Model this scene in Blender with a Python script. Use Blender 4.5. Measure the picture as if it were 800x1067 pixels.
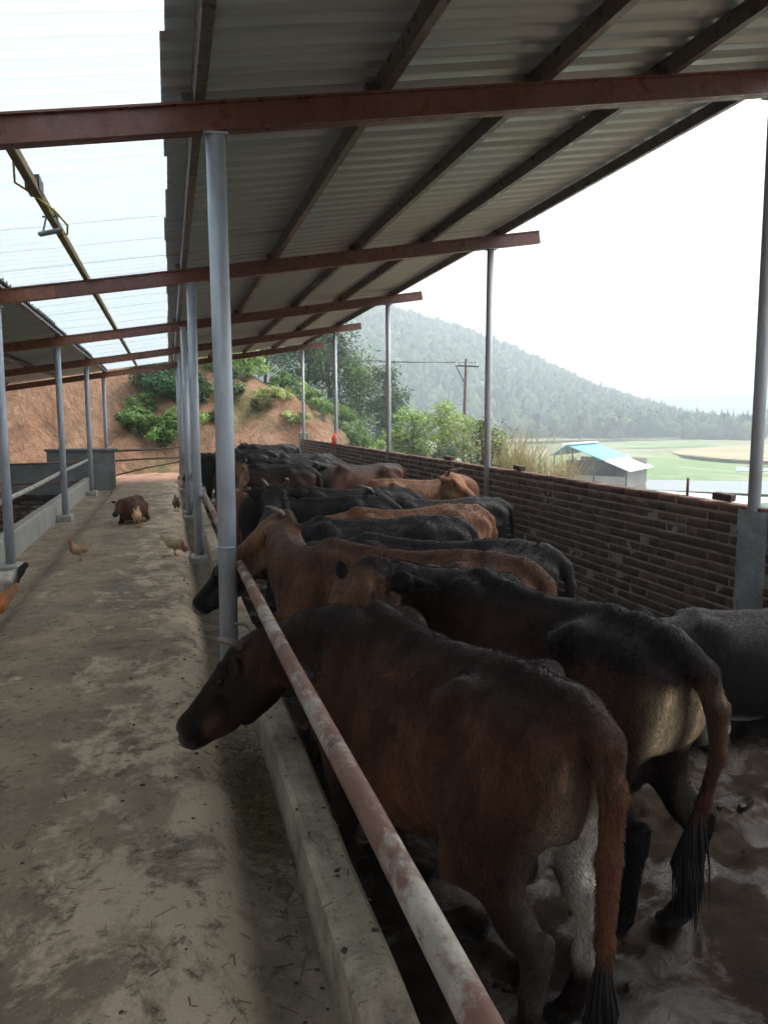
import bpy, math, random
import numpy as np
from mathutils import Matrix, Vector, Euler
R = math.radians
rng = np.random.default_rng(7)
random.seed(7)
for o in list(bpy.data.objects): bpy.data.objects.remove(o)
S = bpy.context.scene
COL = S.collection

# ------------------------------------------------------------------ camera
cam_d = bpy.data.cameras.new('camera'); cam = bpy.data.objects.new('camera', cam_d); COL.objects.link(cam)
cam_d.sensor_fit = 'VERTICAL'; cam_d.sensor_height = 24.0; cam_d.lens = 24.0*802.6/1067.0
cam_d.clip_start = 0.05; cam_d.clip_end = 5000
PI_, YA, RO = R(6.711), R(15.467), R(-0.159)
fw = Vector((math.sin(YA)*math.cos(PI_), math.cos(YA)*math.cos(PI_), -math.sin(PI_)))
rt = Vector((math.cos(YA), -math.sin(YA), 0)); up = rt.cross(fw)
rt2 = rt*math.cos(RO)+up*math.sin(RO); up2 = -rt*math.sin(RO)+up*math.cos(RO)
cam.matrix_world = Matrix(((rt2.x, up2.x, -fw.x, 0), (rt2.y, up2.y, -fw.y, 0), (rt2.z, up2.z, -fw.z, 1.6), (0, 0, 0, 1)))
S.camera = cam

# ------------------------------------------------------------------ sky, sun, exposure
SUN_EL, SUN_AZ = 58, 75        # azimuth clockwise from +Y
w = bpy.data.worlds.new('World'); S.world = w; w.use_nodes = True
nt = w.node_tree; bg = nt.nodes['Background']
sky = nt.nodes.new('ShaderNodeTexSky'); sky.sky_type = 'NISHITA'; sky.sun_disc = False
sky.sun_elevation = R(SUN_EL); sky.sun_rotation = R(SUN_AZ); sky.dust_density = 5.0; sky.air_density = 1.6; sky.ozone_density = 1.0
hs = nt.nodes.new('ShaderNodeHueSaturation'); hs.inputs['Saturation'].default_value = 0.22
nt.links.new(sky.outputs[0], hs.inputs['Color']); nt.links.new(hs.outputs[0], bg.inputs['Color'])
bg.inputs['Strength'].default_value = 0.15
sl = bpy.data.lights.new('sun', 'SUN'); sl.energy = 0.8; sl.angle = R(25); sl.color = (1, .97, .93)
sun = bpy.data.objects.new('sun', sl); COL.objects.link(sun)
sd = Vector((math.sin(R(SUN_AZ))*math.cos(R(SUN_EL)), math.cos(R(SUN_AZ))*math.cos(R(SUN_EL)), math.sin(R(SUN_EL))))
sun.rotation_euler = sd.to_track_quat('Z', 'Y').to_euler()
S.view_settings.view_transform = 'Standard'; S.view_settings.look = 'None'
S.view_settings.exposure = 1.75; S.view_settings.gamma = 1.0; S.view_settings.use_curve_mapping = False
HAZE = 0.0024

# ------------------------------------------------------------------ materials
class NB:
    def __init__(s, name):
        s.m = bpy.data.materials.new(name); s.m.use_nodes = True; s.t = s.m.node_tree
        s.p = s.t.nodes['Principled BSDF']; s.out = s.t.nodes['Material Output']
    def n(s, typ, ins=None, **kw):
        x = s.t.nodes.new('ShaderNode'+typ)
        for k, v in kw.items(): setattr(x, k, v)
        for k, v in (ins or {}).items(): s.set(x.inputs[k], v)
        return x
    def set(s, sock, v):
        if hasattr(v, 'links') or isinstance(v, bpy.types.NodeSocket): s.t.links.new(v, sock)
        elif isinstance(v, (tuple, list)) and sock.type == 'RGBA' and len(v) == 3: sock.default_value = (*v, 1)
        else: sock.default_value = v
    def co(s, scale=(1, 1, 1), kind='Object'):
        c = s.n('TexCoord').outputs[kind]
        return s.n('Mapping', {'Vector': c, 'Scale': scale}).outputs[0]
    def noise(s, scale, detail=4, rough=.55, vec=None, dist=0):
        return s.n('TexNoise', {'Vector': vec if vec is not None else s.co(), 'Scale': scale, 'Detail': detail, 'Roughness': rough, 'Distortion': dist}).outputs['Fac']
    def ramp(s, fac, a, b):
        return s.n('MapRange', {'Value': fac, 'From Min': a, 'From Max': b}, clamp=True).outputs[0]
    def mix(s, fac, a, b, mode='MIX'):
        x = s.n('Mix', data_type='RGBA', blend_type=mode)
        s.set(x.inputs[0], fac); s.set(x.inputs[6], a); s.set(x.inputs[7], b); return x.outputs[2]
    def math(s, op, a, b=0.0):
        return s.n('Math', {0: a, 1: b}, operation=op).outputs[0]
    def attr(s, name): return s.n('Attribute', attribute_name=name).outputs['Color']
    def bump(s, h, strength=.3, dist=.01, normal=None):
        x = s.n('Bump', {'Height': h, 'Strength': strength, 'Distance': dist})
        if normal is not None: s.set(x.inputs['Normal'], normal)
        return x.outputs[0]
    def fin(s, col=None, rough=None, metal=None, normal=None, spec=None, **kw):
        for k, v in (('Base Color', col), ('Roughness', rough), ('Metallic', metal), ('Normal', normal), ('Specular IOR Level', spec)):
            if v is not None: s.set(s.p.inputs[k], v)
        for k, v in kw.items(): s.set(s.p.inputs[k.replace('_', ' ')], v)
        return s.m

def m_plain(name, col, rough=.6, metal=0, var=.25, scale=8, bump=.15):
    b = NB(name); v = b.co()
    n = b.noise(scale, 5, .6, v)
    c = b.mix(b.ramp(n, .3, .7), tuple(x*(1-var) for x in col), tuple(min(1, x*(1+var)) for x in col))
    return b.fin(c, rough, metal, b.bump(b.noise(scale*6, 4, .6, v), bump, .005))

def m_rust(name, a, bcol, flake, fl):
    b = NB(name); v = b.co()
    c = b.mix(b.ramp(b.noise(3, 6, .65, v), .35, .65), a, bcol)
    c = b.mix(b.ramp(b.noise(22, 4, .6, v), .5, .75), c, tuple(x*.55 for x in a))
    c = b.mix(b.ramp(b.noise(7, 6, .7, b.co((1, .5, 1))), fl, fl+.08), c, flake)
    return b.fin(c, b.ramp(b.noise(9, 3, .5, v), 0, 1.4), 0, b.bump(b.noise(60, 4, .6, v), .3, .003))

def m_galv(name, col=(.46, .5, .55), rough=.42, metal=.45):
    b = NB(name); v = b.co((1, 1, .25))
    n = b.noise(14, 6, .65, v)
    c = b.mix(b.ramp(n, .3, .75), tuple(x*.72 for x in col), tuple(x*1.15 for x in col))
    c = b.mix(b.ramp(b.noise(5, 5, .7, b.co((1, 1, .12))), .58, .72), c, (.2, .15, .11))
    return b.fin(c, b.ramp(n, -.6, 1.4), metal, b.bump(b.noise(90, 2, .5), .06, .002))

def m_sheet():
    b = NB('zinc_sheet'); v = b.co((.6, 3, 1))
    n = b.noise(1.5, 6, .65, v)
    c = b.mix(b.ramp(n, .3, .7), (.52, .61, .65), (.61, .69, .73))
    c = b.mix(b.ramp(b.noise(.9, 5, .7, b.co((.5, 4, 1)), .3), .58, .8), c, (.28, .27, .22))
    return b.fin(c, .42, .4, b.bump(b.noise(40, 3, .5), .05, .003))

def m_skylight():
    b = NB('clear_plastic_sheet')
    tr = b.n('BsdfTranslucent', {'Color': (.47, .53, .57)}); tp = b.n('BsdfTransparent', {'Color': (.41, .46, .49)})
    di = b.n('BsdfPrincipled', {'Base Color': (.72, .78, .8, 1), 'Roughness': .35})
    f = b.ramp(b.noise(1.2, 5, .6, b.co((.5, 3, 1))), 0, 1.2)
    m1 = b.n('MixShader', {0: b.math('ADD', b.math('MULTIPLY', f, .25), .2), 1: tr.outputs[0], 2: tp.outputs[0]})
    m2 = b.n('MixShader', {0: .14, 1: m1.outputs[0], 2: di.outputs[0]})
    b.t.links.new(m2.outputs[0], b.out.inputs['Surface']); return b.m

def m_concrete(name, a=(.2, .175, .145), bb=(.34, .31, .265), dark=(.075, .065, .055), dk=.52, scale=1.0, rough=.85):
    b = NB(name); v = b.co()
    c = b.mix(b.ramp(b.noise(2.2*scale, 7, .65, v), .35, .65), a, bb)
    c = b.mix(b.ramp(b.noise(.9*scale, 8, .72, v, .6), dk, dk+.16), c, dark)
    c = b.mix(b.ramp(b.noise(26*scale, 5, .7, v), .56, .7), c, tuple(x*.8 for x in dark))
    h = b.math('ADD', b.noise(9*scale, 7, .7, v), b.math('MULTIPLY', b.noise(60, 5, .7, v), .35))
    return b.fin(c, rough, 0, b.bump(h, .55, .02))

def m_walk():
    b = NB('dusty_walkway_concrete'); v = b.co()
    c = b.mix(b.ramp(b.noise(2.2, 9, .72, v, .4), .38, .62), (.2, .148, .1), (.36, .27, .183))
    x = b.n('SeparateXYZ', {0: b.n('TexCoord').outputs['Object']}).outputs[0]
    edge = b.n('MapRange', {'Value': x, 'From Min': -.75, 'From Max': .12, 'To Min': -.07, 'To Max': .085}, clamp=True).outputs[0]   # trodden dust lies along the trough shoulder
    d = b.math('ADD', b.noise(3.4, 10, .76, b.co((1, .8, 1)), .35), edge)
    c = b.mix(b.math('MULTIPLY', b.ramp(d, .5, .59), .85), c, (.61, .475, .34))
    wet = b.ramp(b.noise(1.25, 8, .7, b.co((1, .75, 1)), .3), .57, .66)
    c = b.mix(b.math('MULTIPLY', wet, .9), c, (.098, .085, .073))
    c = b.mix(b.math('MULTIPLY', b.ramp(b.noise(13, 8, .76, v, .3), .55, .63), .75), c, (.07, .05, .034))
    c = b.mix(b.ramp(b.noise(85, 3, .6, v), .62, .72), c, (.45, .38, .28))
    feed = b.math('MULTIPLY', b.n('MapRange', {'Value': x, 'From Min': .15, 'From Max': .21}, clamp=True).outputs[0], b.n('MapRange', {'Value': b.noise(4, 8, .7, v), 'From Min': .3, 'From Max': .55, 'To Min': .45, 'To Max': .85}, clamp=True).outputs[0])
    c = b.mix(feed, c, (.1, .078, .055))     # damp feed dregs in the channel
    h = b.math('ADD', b.noise(5, 10, .76, v), b.math('MULTIPLY', b.noise(45, 6, .75, v), .35))
    rough = b.n('MapRange', {'Value': wet, 'To Min': .92, 'To Max': .42}).outputs[0]
    return b.fin(c, rough, 0, b.bump(h, .9, .03))

def m_mud():
    b = NB('wet_trampled_mud'); v = b.co()
    c = b.mix(b.ramp(b.noise(5, 7, .7, v, .5), .35, .65), (.008, .0052, .0033), (.022, .0138, .0082))
    n2 = b.noise(2.4, 6, .62, v, .6)
    rough = b.n('MapRange', {'Value': n2, 'From Min': .5, 'From Max': .6, 'To Min': .75, 'To Max': .08}, clamp=True).outputs[0]
    h = b.math('ADD', b.noise(7, 8, .7, v, .8), b.math('MULTIPLY', b.noise(38, 8, .75, v), .55))
    sp_ = b.n('MapRange', {'Value': n2, 'From Min': .5, 'From Max': .6, 'To Min': .06, 'To Max': .5}, clamp=True).outputs[0]
    return b.fin(c, rough, 0, b.bump(h, .55, .04), sp_)

def m_attr(name, attr, rough=.8, n1=10, amt=.35, bump=.5, bd=.02, trans=0.0, spec=.3, stretch=(1, 1, 1)):
    b = NB(name); v = b.co(stretch); c = b.attr(attr)
    n = b.noise(n1, 6, .65, v)
    k = b.n('MapRange', {'Value': n, 'From Min': .25, 'From Max': .75, 'To Min': 1-amt, 'To Max': 1+amt}).outputs[0]
    c = b.mix(1.0, c, b.n('CombineColor', {0: k, 1: k, 2: k}).outputs[0], 'MULTIPLY')
    b.fin(c, rough, 0, b.bump(n, bump, bd) if bump else None, spec)
    if trans:
        tr = b.n('BsdfTranslucent', {'Color': c})
        mx = b.n('MixShader', {0: trans, 1: b.p.outputs[0], 2: tr.outputs[0]})
        b.t.links.new(mx.outputs[0], b.out.inputs['Surface'])
    return b.m

def m_coat():
    b = NB('short_cattle_hair'); c = b.attr('coat')
    v = b.co((7, 7, 2.2)); fine = b.noise(26, 4, .6, v, .4); v2 = b.co((1.6, 1.6, .42))
    clump = b.noise(9, 6, .65, v2, .8)
    k = b.n('MapRange', {'Value': fine, 'From Min': .28, 'From Max': .72, 'To Min': .5, 'To Max': 1.55}).outputs[0]
    k2 = b.n('MapRange', {'Value': clump, 'From Min': .28, 'From Max': .72, 'To Min': .35, 'To Max': 1.7}).outputs[0]
    kk = b.math('MULTIPLY', k, k2)
    c = b.mix(1.0, c, b.n('CombineColor', {0: kk, 1: kk, 2: kk}).outputs[0], 'MULTIPLY')
    # dried mud specks on the hide
    c = b.mix(b.math('MULTIPLY', b.ramp(b.noise(17, 6, .75), .64, .74), .4), c, (.12, .09, .065))
    h = b.math('ADD', fine, b.math('MULTIPLY', clump, .9))
    return b.fin(c, b.n('MapRange', {'Value': clump, 'To Min': .36, 'To Max': .62}).outputs[0], 0, b.bump(h, .6, .014), .1,
                 Sheen_Weight=.0, Sheen_Roughness=.45)

M = {}
M['galv'] = m_galv('galvanised_pipe'); M['galv2'] = m_galv('galvanised_pipe_weathered', (.44, .46, .49), .5, .35)
M['oxide'] = m_rust('red_oxide_steel', (.135, .05, .036), (.185, .07, .05), (.085, .05, .04), .62)
M['oxide_new'] = m_rust('fresh_red_oxide', (.2, .07, .035), (.26, .1, .05), (.09, .04, .03), .66)
M['purlin'] = m_rust('dull_steel_purlin', (.1, .085, .077), (.16, .135, .12), (.14, .06, .035), .6)
def m_railp():
    b = NB('flaking_red_paint'); v = b.co((1, .55, 1))
    c = b.mix(b.ramp(b.noise(9, 6, .65, v), .35, .65), (.15, .075, .056), (.22, .128, .1))
    pl = b.ramp(b.noise(4.2, 10, .74, v, .25), .5, .57)
    c = b.mix(pl, c, b.mix(b.ramp(b.noise(30, 5, .7, v), .4, .6), (.3, .26, .215), (.4, .36, .31)))
    c = b.mix(b.math('MULTIPLY', b.ramp(b.noise(24, 7, .75, v), .58, .66), .8), c, (.09, .055, .045))
    return b.fin(c, .72, 0, b.bump(b.math('ADD', pl, b.noise(50, 4, .7, v)), .35, .003), .25)
M['railp'] = m_railp()
M['railw'] = m_rust('grey_pipe', (.36, .33, .3), (.5, .47, .43), (.28, .2, .15), .62)
M['zinc'] = m_sheet(); M['clear'] = m_skylight()
M['walk'] = m_walk(); M['mud'] = m_mud()
M['curb'] = m_concrete('dirty_curb_concrete', (.25, .205, .15), (.42, .35, .26), (.095, .074, .054), .5, 2.4)
M['conc'] = m_concrete('pale_concrete', (.3, .29, .26), (.42, .4, .365), (.14, .125, .1), .6, 1.6)
M['concg'] = m_concrete('grey_block_render', (.17, .18, .175), (.26, .27, .265), (.1, .1, .09), .6, 1.5)
M['plaster'] = m_concrete('cement_plaster', (.25, .26, .27), (.38, .39, .4), (.1, .09, .085), .6, 3)
M['mortar'] = m_concrete('mortar', (.23, .195, .165), (.36, .31, .26), (.12, .095, .075), .6, 4)
M['brick'] = m_attr('fired_brick', 'tint', .9, 14, .45, .6, .008)
def m_ground():
    b = NB('soil_and_grass'); c = b.attr('tint'); v = b.co((1, 1, .35))
    n = b.noise(1.3, 9, .72, v, .5); n2 = b.noise(4.5, 8, .74, b.co((1, 1, .22)), .6)
    k = b.math('MULTIPLY', b.n('MapRange', {'Value': n, 'From Min': .3, 'From Max': .7, 'To Min': .55, 'To Max': 1.4}).outputs[0], b.n('MapRange', {'Value': n2, 'From Min': .3, 'From Max': .7, 'To Min': .6, 'To Max': 1.35}).outputs[0])
    c = b.mix(1.0, c, b.n('CombineColor', {0: k, 1: k, 2: k}).outputs[0], 'MULTIPLY')
    return b.fin(c, .95, 0, b.bump(b.math('ADD', n, n2), 1.0, .35), .1)
M['ground'] = m_ground()
M['leaf'] = m_attr('leaves', 'tint', .6, 3, .25, 0, 0, .3)
M['forest'] = m_attr('far_foliage', 'tint', .9, .25, .45, 0, 0)
M['bark'] = m_plain('bark', (.09, .07, .055), .95, 0, .35, 12, .5)
M['straw'] = m_attr('dry_straw', 'tint', .85, 30, .2, 0, 0)
M['coat'] = m_coat()
M['horn'] = m_plain('horn', (.13, .11, .085), .4, 0, .35, 20)
M['eye'] = NB('wet_eye').fin((.008, .006, .005), .22, 0, None, .3)
M['tuft'] = m_attr('tail_hair', 'tint', .55, 40, .35, 0, 0)
M['feather'] = m_attr('feathers', 'coat', .75, 40, .3, .35, .006)
M['comb'] = m_plain('comb_skin', (.45, .03, .02), .5)
M['legy'] = m_plain('scaly_leg', (.4, .26, .09), .6)
M['black'] = m_plain('black_plastic', (.02, .02, .022), .45)
M['alu'] = m_plain('painted_aluminium', (.16, .17, .18), .4, .3)
M['glass'] = NB('lamp_glass').fin((.25, .28, .3), .1, 0)
M['cable'] = m_plain('yellow_cable', (.5, .38, .04), .5)
M['timber'] = m_plain('old_timber', (.2, .15, .06), .8, 0, .3, 6, .4)
M['bamboo'] = m_plain('weathered_bamboo', (.2, .14, .1), .75, 0, .3, 5, .2)
M['red'] = m_plain('red_cloth', (.6, .05, .03), .8)
M['teal'] = m_plain('teal_roof_sheet', (.05, .36, .46), .5, .1, .12, .6, .05)
M['white'] = m_plain('white_sheet', (.72, .74, .74), .5, 0, .08, 1, .05)
M['darkwood'] = m_plain('dark_timber', (.05, .045, .04), .9)
M['barnwall'] = m_plain('pale_rendered_wall', (.25, .235, .21), .9, 0, .15, 1)
M['tarp'] = m_plain('green_tarpaulin', (.02, .14, .1), .5, 0, .35, 5, .4)
M['road'] = m_plain('pale_concrete_road', (.5, .48, .44), .9, 0, .12, .2, .1)
M['wire'] = m_plain('wire', (.06, .06, .065), .6)
M['stone'] = m_plain('dung_clod', (.05, .037, .026), .95, 0, .4, 30, .5)
def m_field(name, a, bcol, sc=.06):
    b = NB(name); v = b.co()
    c = b.mix(b.ramp(b.noise(sc, 7, .65, b.co((1, .5, 1))), .35, .65), a, bcol)
    c = b.mix(b.ramp(b.noise(sc*14, 5, .7, v), .45, .7), c, tuple(x*.7 for x in a)); c = b.mix(b.math('MULTIPLY', b.ramp(b.noise(sc*2.5, 8, .72, b.co((1, .35, 1)), .5), .5, .62), .6), c, (.3, .27, .19))
    return b.fin(c, .95, 0, b.bump(b.noise(3, 5, .7, v), .5, .1))
M['green'] = m_field('young_rice', (.1, .17, .06), (.14, .215, .085))
M['tan'] = m_field('rice_stubble', (.24, .2, .11), (.34, .28, .16))
M['meadow'] = m_field('meadow', (.13, .165, .08), (.21, .21, .115))
M['verge'] = m_field('weedy_bank', (.1, .09, .05), (.17, .15, .08), .3)
M['water'] = NB('still_water').fin((.1, .1, .09), .04, 0)

# ------------------------------------------------------------------ mesh helpers
def tag(o, label=None, cat=None, group=None, kind=None):
    if label: o['label'] = label
    if cat: o['category'] = cat
    if group: o['group'] = group
    if kind: o['kind'] = kind
    return o
def empty(name, loc=(0, 0, 0), rz=0, sc=1):
    o = bpy.data.objects.new(name, None); COL.objects.link(o); o.location = loc; o.rotation_euler = (0, 0, rz); o.scale = (sc,)*3
    o.empty_display_size = .1; return o
class MB:
    def __init__(s): s.v = []; s.f = []; s.n = 0; s.c = []
    def add(s, v, f, col=None):
        v = np.asarray(v, float).reshape(-1, 3)
        s.v.append(v); s.f += [tuple(int(i)+s.n for i in q) for q in f]; s.n += len(v)
        s.c.append(np.tile(np.array(col if col is not None else (.5, .5, .5), float)[:3], (len(v), 1)))
        return s
    def box(s, c, d, rot=None, col=None, bev=0.0):
        x, y, z = [k/2 for k in d]
        if bev:
            e = bev; V = []; 
            for sz in (-1, 1):
                for lvl in ((0,) if False else (0, 1)):
                    pass
            ring = lambda X, Y, Z: [(-X, -Y, Z), (X, -Y, Z), (X, Y, Z), (-X, Y, Z)]
            V = ring(x-e, y-e, -z)+ring(x, y, -z+e)+ring(x, y, z-e)+ring(x-e, y-e, z)
            F = [(3, 2, 1, 0), (12, 13, 14, 15)]
            for L in range(3):
                for i in range(4): j = (i+1) % 4; F.append((L*4+i, L*4+j, L*4+4+j, L*4+4+i))
        else:
            V = [(-x, -y, -z), (x, -y, -z), (x, y, -z), (-x, y, -z), (-x, -y, z), (x, -y, z), (x, y, z), (-x, y, z)]
            F = [(3, 2, 1, 0), (4, 5, 6, 7), (0, 1, 5, 4), (1, 2, 6, 5), (2, 3, 7, 6), (3, 0, 4, 7)]
        V = np.array(V)
        if rot is not None: V = V @ np.array(Euler(rot).to_matrix()).T
        return s.add(V+np.array(c), F, col)
    def tube(s, pts, rad, n=10, cap=True, col=None):
        pts = [np.array(p, float) for p in pts]
        if not hasattr(rad, '__len__'): rad = [rad]*len(pts)
        V = []; F = []
        a0 = None
        for i, p in enumerate(pts):
            d = pts[min(i+1, len(pts)-1)]-pts[max(i-1, 0)]; d = d/(np.linalg.norm(d)+1e-9)
            if a0 is None:
                a0 = np.cross(d, (0, 0, 1)) if abs(d[2]) < .9 else np.cross(d, (1, 0, 0))
            a = a0-d*(a0@d); a /= np.linalg.norm(a)+1e-9; a0 = a; b = np.cross(d, a)
            for k in range(n):
                t = 2*math.pi*k/n; V.append(p+rad[i]*(a*math.cos(t)+b*math.sin(t)))
        for i in range(len(pts)-1):
            for k in range(n):
                l = (k+1) % n; F.append((i*n+k, i*n+l, i*n+n+l, i*n+n+k))
        if cap: F += [tuple(range(n))[::-1], tuple(range((len(pts)-1)*n, len(pts)*n))]
        return s.add(V, F, col)
    def build(s, name, mat, parent=None, smooth=False, attr=None, loc=None):
        me = bpy.data.meshes.new(name); V = np.concatenate(s.v); me.from_pydata(V.tolist(), [], s.f)
        if attr:
            a = me.color_attributes.new(attr, 'FLOAT_COLOR', 'POINT'); c = np.concatenate(s.c)
            a.data.foreach_set('color', np.concatenate([c, np.ones((len(c), 1))], 1).astype(np.float32).ravel())
        me.materials.append(mat)
        if smooth: me.polygons.foreach_set('use_smooth', [True]*len(me.polygons))
        me.update()
        o = bpy.data.objects.new(name, me); COL.objects.link(o)
        if parent: o.parent = parent
        if loc is not None: o.location = loc
        return o
def np_mesh(name, V, F, mat, col=None, attr='tint', parent=None, smooth=False, loc=None):
    """V (n,3), F (m,k) constant-size faces."""
    me = bpy.data.meshes.new(name); V = np.asarray(V, np.float32); F = np.asarray(F, np.int32); k = F.shape[1]
    me.vertices.add(len(V)); me.vertices.foreach_set('co', V.ravel())
    me.loops.add(F.size); me.loops.foreach_set('vertex_index', F.ravel())
    me.polygons.add(len(F)); me.polygons.foreach_set('loop_start', np.arange(0, F.size, k, dtype=np.int32))
    if smooth: me.polygons.foreach_set('use_smooth', np.ones(len(F), bool))
    me.update(calc_edges=True); me.validate()
    if col is not None:
        a = me.color_attributes.new(attr, 'FLOAT_COLOR', 'POINT')
        a.data.foreach_set('color', np.concatenate([col, np.ones((len(col), 1))], 1).astype(np.float32).ravel())
    me.materials.append(mat)
    o = bpy.data.objects.new(name, me); COL.objects.link(o)
    if parent: o.parent = parent
    if loc is not None: o.location = loc
    return o
def sstep(a, b, x):
    t = np.clip((np.asarray(x, float)-a)/(b-a), 0, 1); return t*t*(3-2*t)
def nz(P, f, seed=0, oct=3):
    """cheap smooth noise (sum of sines), about -1..1"""
    r = np.random.default_rng(1000+seed); P = np.asarray(P, float); out = 0; amp = 1; tot = 0
    for o in range(oct):
        for k in range(4):
            d = r.normal(size=P.shape[-1]); d = d/np.linalg.norm(d)*f*(2**o)*r.uniform(.7, 1.3)
            out = out+amp*np.sin(P@d+r.uniform(0, 6.28)+1.3*np.sin(P@d[::-1]*.6+k)); tot += amp*.6
        amp *= .5
    return out/tot
def grid(xs, ys, zf):
    X, Y = np.meshgrid(xs, ys, indexing='ij'); Z = zf(X, Y)
    V = np.stack([X, Y, Z], -1).reshape(-1, 3); nx, ny = len(xs), len(ys)
    i, j = np.meshgrid(np.arange(nx-1), np.arange(ny-1), indexing='ij'); a = (i*ny+j).ravel()
    return V, np.stack([a, a+ny, a+ny+1, a+1], 1)

# ------------------------------------------------------------------ ground
def bank_h(x):      # height of the cut clay bank above the yard
    return np.interp(x, [-40, -12, -5, -1, 2, 4.5, 6, 7.5, 9.5, 12, 16], [7, 6.2, 5.2, 4.7, 3.9, 3.2, 2.1, 1.2, .5, 0, 0])
def gz(X, Y):
    P = np.stack([X, Y], -1)
    plat = 1-sstep(5.0, 17, X+np.clip((Y-20)*-.02, -.6, 0))
    z = -3.4+3.05*plat
    t = sstep(25.0, 31.5, Y+.9*nz(P, .35, 1)+.5*nz(P, 1.1, 2))
    back = np.clip((Y-31.5), 0, 60)*.1*sstep(16, 4, X)
    z = z+np.where(X < 17, bank_h(X)*t+back, 0)
    rough = t*(1-sstep(33, 40, Y))*np.where(X < 11, 1, 0)
    z = z+rough*(.30*nz(P*np.array([1.6, .5]), 1.9, 3)+.2*(.5-np.abs(nz(P*np.array([1.5, .35]), 2.6, 8, 2)))+.15*nz(P*np.array([1.4, .5]), 5.0, 4))
    return z
xs = np.concatenate([[-1400, -700, -300, -120, -60, -35], np.arange(-20, 14.01, .28), np.arange(15, 40, 2.0), [45, 60, 90, 150, 300, 700, 1400]])
ys = np.concatenate([[-1400, -500, -100, -30], np.arange(-12, 24, 2.0), np.arange(24, 37, .28), np.arange(38, 60, 2.0), [70, 100, 160, 300, 700, 1400]])
V, F = grid(xs, ys, gz)
P2 = V[:, :2]; n1 = nz(P2, .5, 11, 4); n2 = nz(P2, 2.2, 12, 3)
clay = np.array([.35, .205, .13])*(1+.22*n1[:, None])+np.array([.06, .05, .04])*n2[:, None]
grass = np.array([.075, .13, .035])*(1+.3*n1[:, None]); field = np.array([.2, .22, .1])*(1+.1*n1[:, None])
onbank = (sstep(24, 26, V[:, 1])*(1-sstep(31, 34, V[:, 1]+1.6*n1))*(1-sstep(10.5, 13, V[:, 0])))[:, None]
yard = np.array([.26, .17, .11])*(1+.15*n1[:, None])
far = sstep(15, 20, V[:, 0])[:, None]
base = np.where(V[:, 1:2] < 25, yard, grass)
c = base*(1-onbank)+clay*onbank
gm = sstep(.1, .4, n1+.5*n2)[:, None]*onbank*.6*sstep(-4, -1.5, V[:, 0])[:, None]
c = c*(1-gm)+grass*gm
c = c*(1-far)+field*far
tag(np_mesh('ground', V, F, M['ground'], np.clip(c, .01, 1), smooth=True), kind='structure')

def sheet(name, pts, z, mat, kind='structure'):
    n = len(pts); o = MB().add([(x, y, z) for x, y in pts], [tuple(range(n))]).build(name, mat); return tag(o, kind=kind)
def blob(cx, cy, rx, ry, rot=0, n=40, seed=0, wob=.12):
    r = np.random.default_rng(seed); ph = r.uniform(0, 6.28, 4); out = []
    for i in range(n):
        t = 2*math.pi*i/n; k = 1+wob*(math.sin(2*t+ph[0])+.6*math.sin(3*t+ph[1])+.4*math.sin(5*t+ph[2]))
        x, y = rx*k*math.cos(t), ry*k*math.sin(t)
        out.append((cx+x*math.cos(rot)-y*math.sin(rot), cy+x*math.sin(rot)+y*math.cos(rot)))
    return out
ZF = -3.4
sheet('meadow', [(24, 66), (62, 40), (330, 130), (300, 230), (70, 250), (34, 120)], ZF+.05, M['meadow'])
sheet('paddy_field', [(27, 64), (34, 55), (46, 47), (60, 52), (78, 72), (66, 92), (48, 110), (36, 96)], ZF+.1, M['green'])
sheet('stubble_field', blob(104, 98, 46, 24, R(35), 60, 3, .06), ZF+.2, M['tan'])
sheet('flooded_paddy', [(27, 57), (33, 47), (40, 40), (58, 40), (57, 46), (50, 50), (42, 53), (36, 57), (31, 61)], ZF+.14, M['water'])
sheet('concrete_road', [(20, 66), (20, 50), (27, 40), (33, 28), (40, 14), (46, 14), (41, 29), (35, 42), (29, 52), (25, 62)], ZF+.18, M['road'])
sheet('distant_road', [(60, 150), (200, 205), (330, 215), (330, 211), (200, 200.5), (60, 146)], ZF+.3, M['road'])
sheet('far_field', [(40, 152), (200, 208), (300, 216), (300, 330), (60, 330), (40, 200)], ZF+.24, M['meadow'])
sheet('paddy_field', [(70, 118), (96, 124), (120, 150), (92, 160), (66, 140)], ZF+.12, M['green'])
sheet('stubble_field', [(36, 100), (46, 112), (60, 142), (40, 138)], ZF+.13, M['tan'])
sheet('stubble_field', [(100, 60), (150, 66), (170, 90), (140, 80)], ZF+.15, M['tan'])
sheet('flooded_paddy', [(62, 52), (78, 60), (100, 66), (100, 60), (80, 52), (66, 48)], ZF+.16, M['water'])
sheet('flooded_paddy', [(52, 62), (60, 60), (66, 66), (58, 69)], ZF+.15, M['water'])
# low earth banks between the fields
def dyke(name, pts, wid, h, mat):
    mb = MB(); 
    for p, q_ in zip(pts[:-1], pts[1:]):
        p = np.array(p); q_ = np.array(q_); d = q_-p; L = np.linalg.norm(d); a = math.atan2(d[1], d[0]); c = (p+q_)/2
        mb.box((c[0], c[1], ZF+h/2+.2), (L+wid*.6, wid, h), (0, 0, a))
    return tag(mb.build(name, mat), kind='structure')
dyke('field_bank', blob(104, 98, 47.5, 25, R(35), 60, 3, .06)[24:50], 1.3, .3, M['verge'])
dyke('field_bank', [(42, 40), (45, 42.5), (57, 44), (72, 44)], 1.1, .35, M['verge'])
dyke('field_bank', [(60, 145), (130, 176), (200, 199), (330, 209)], 1.6, .5, M['verge'])

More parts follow.
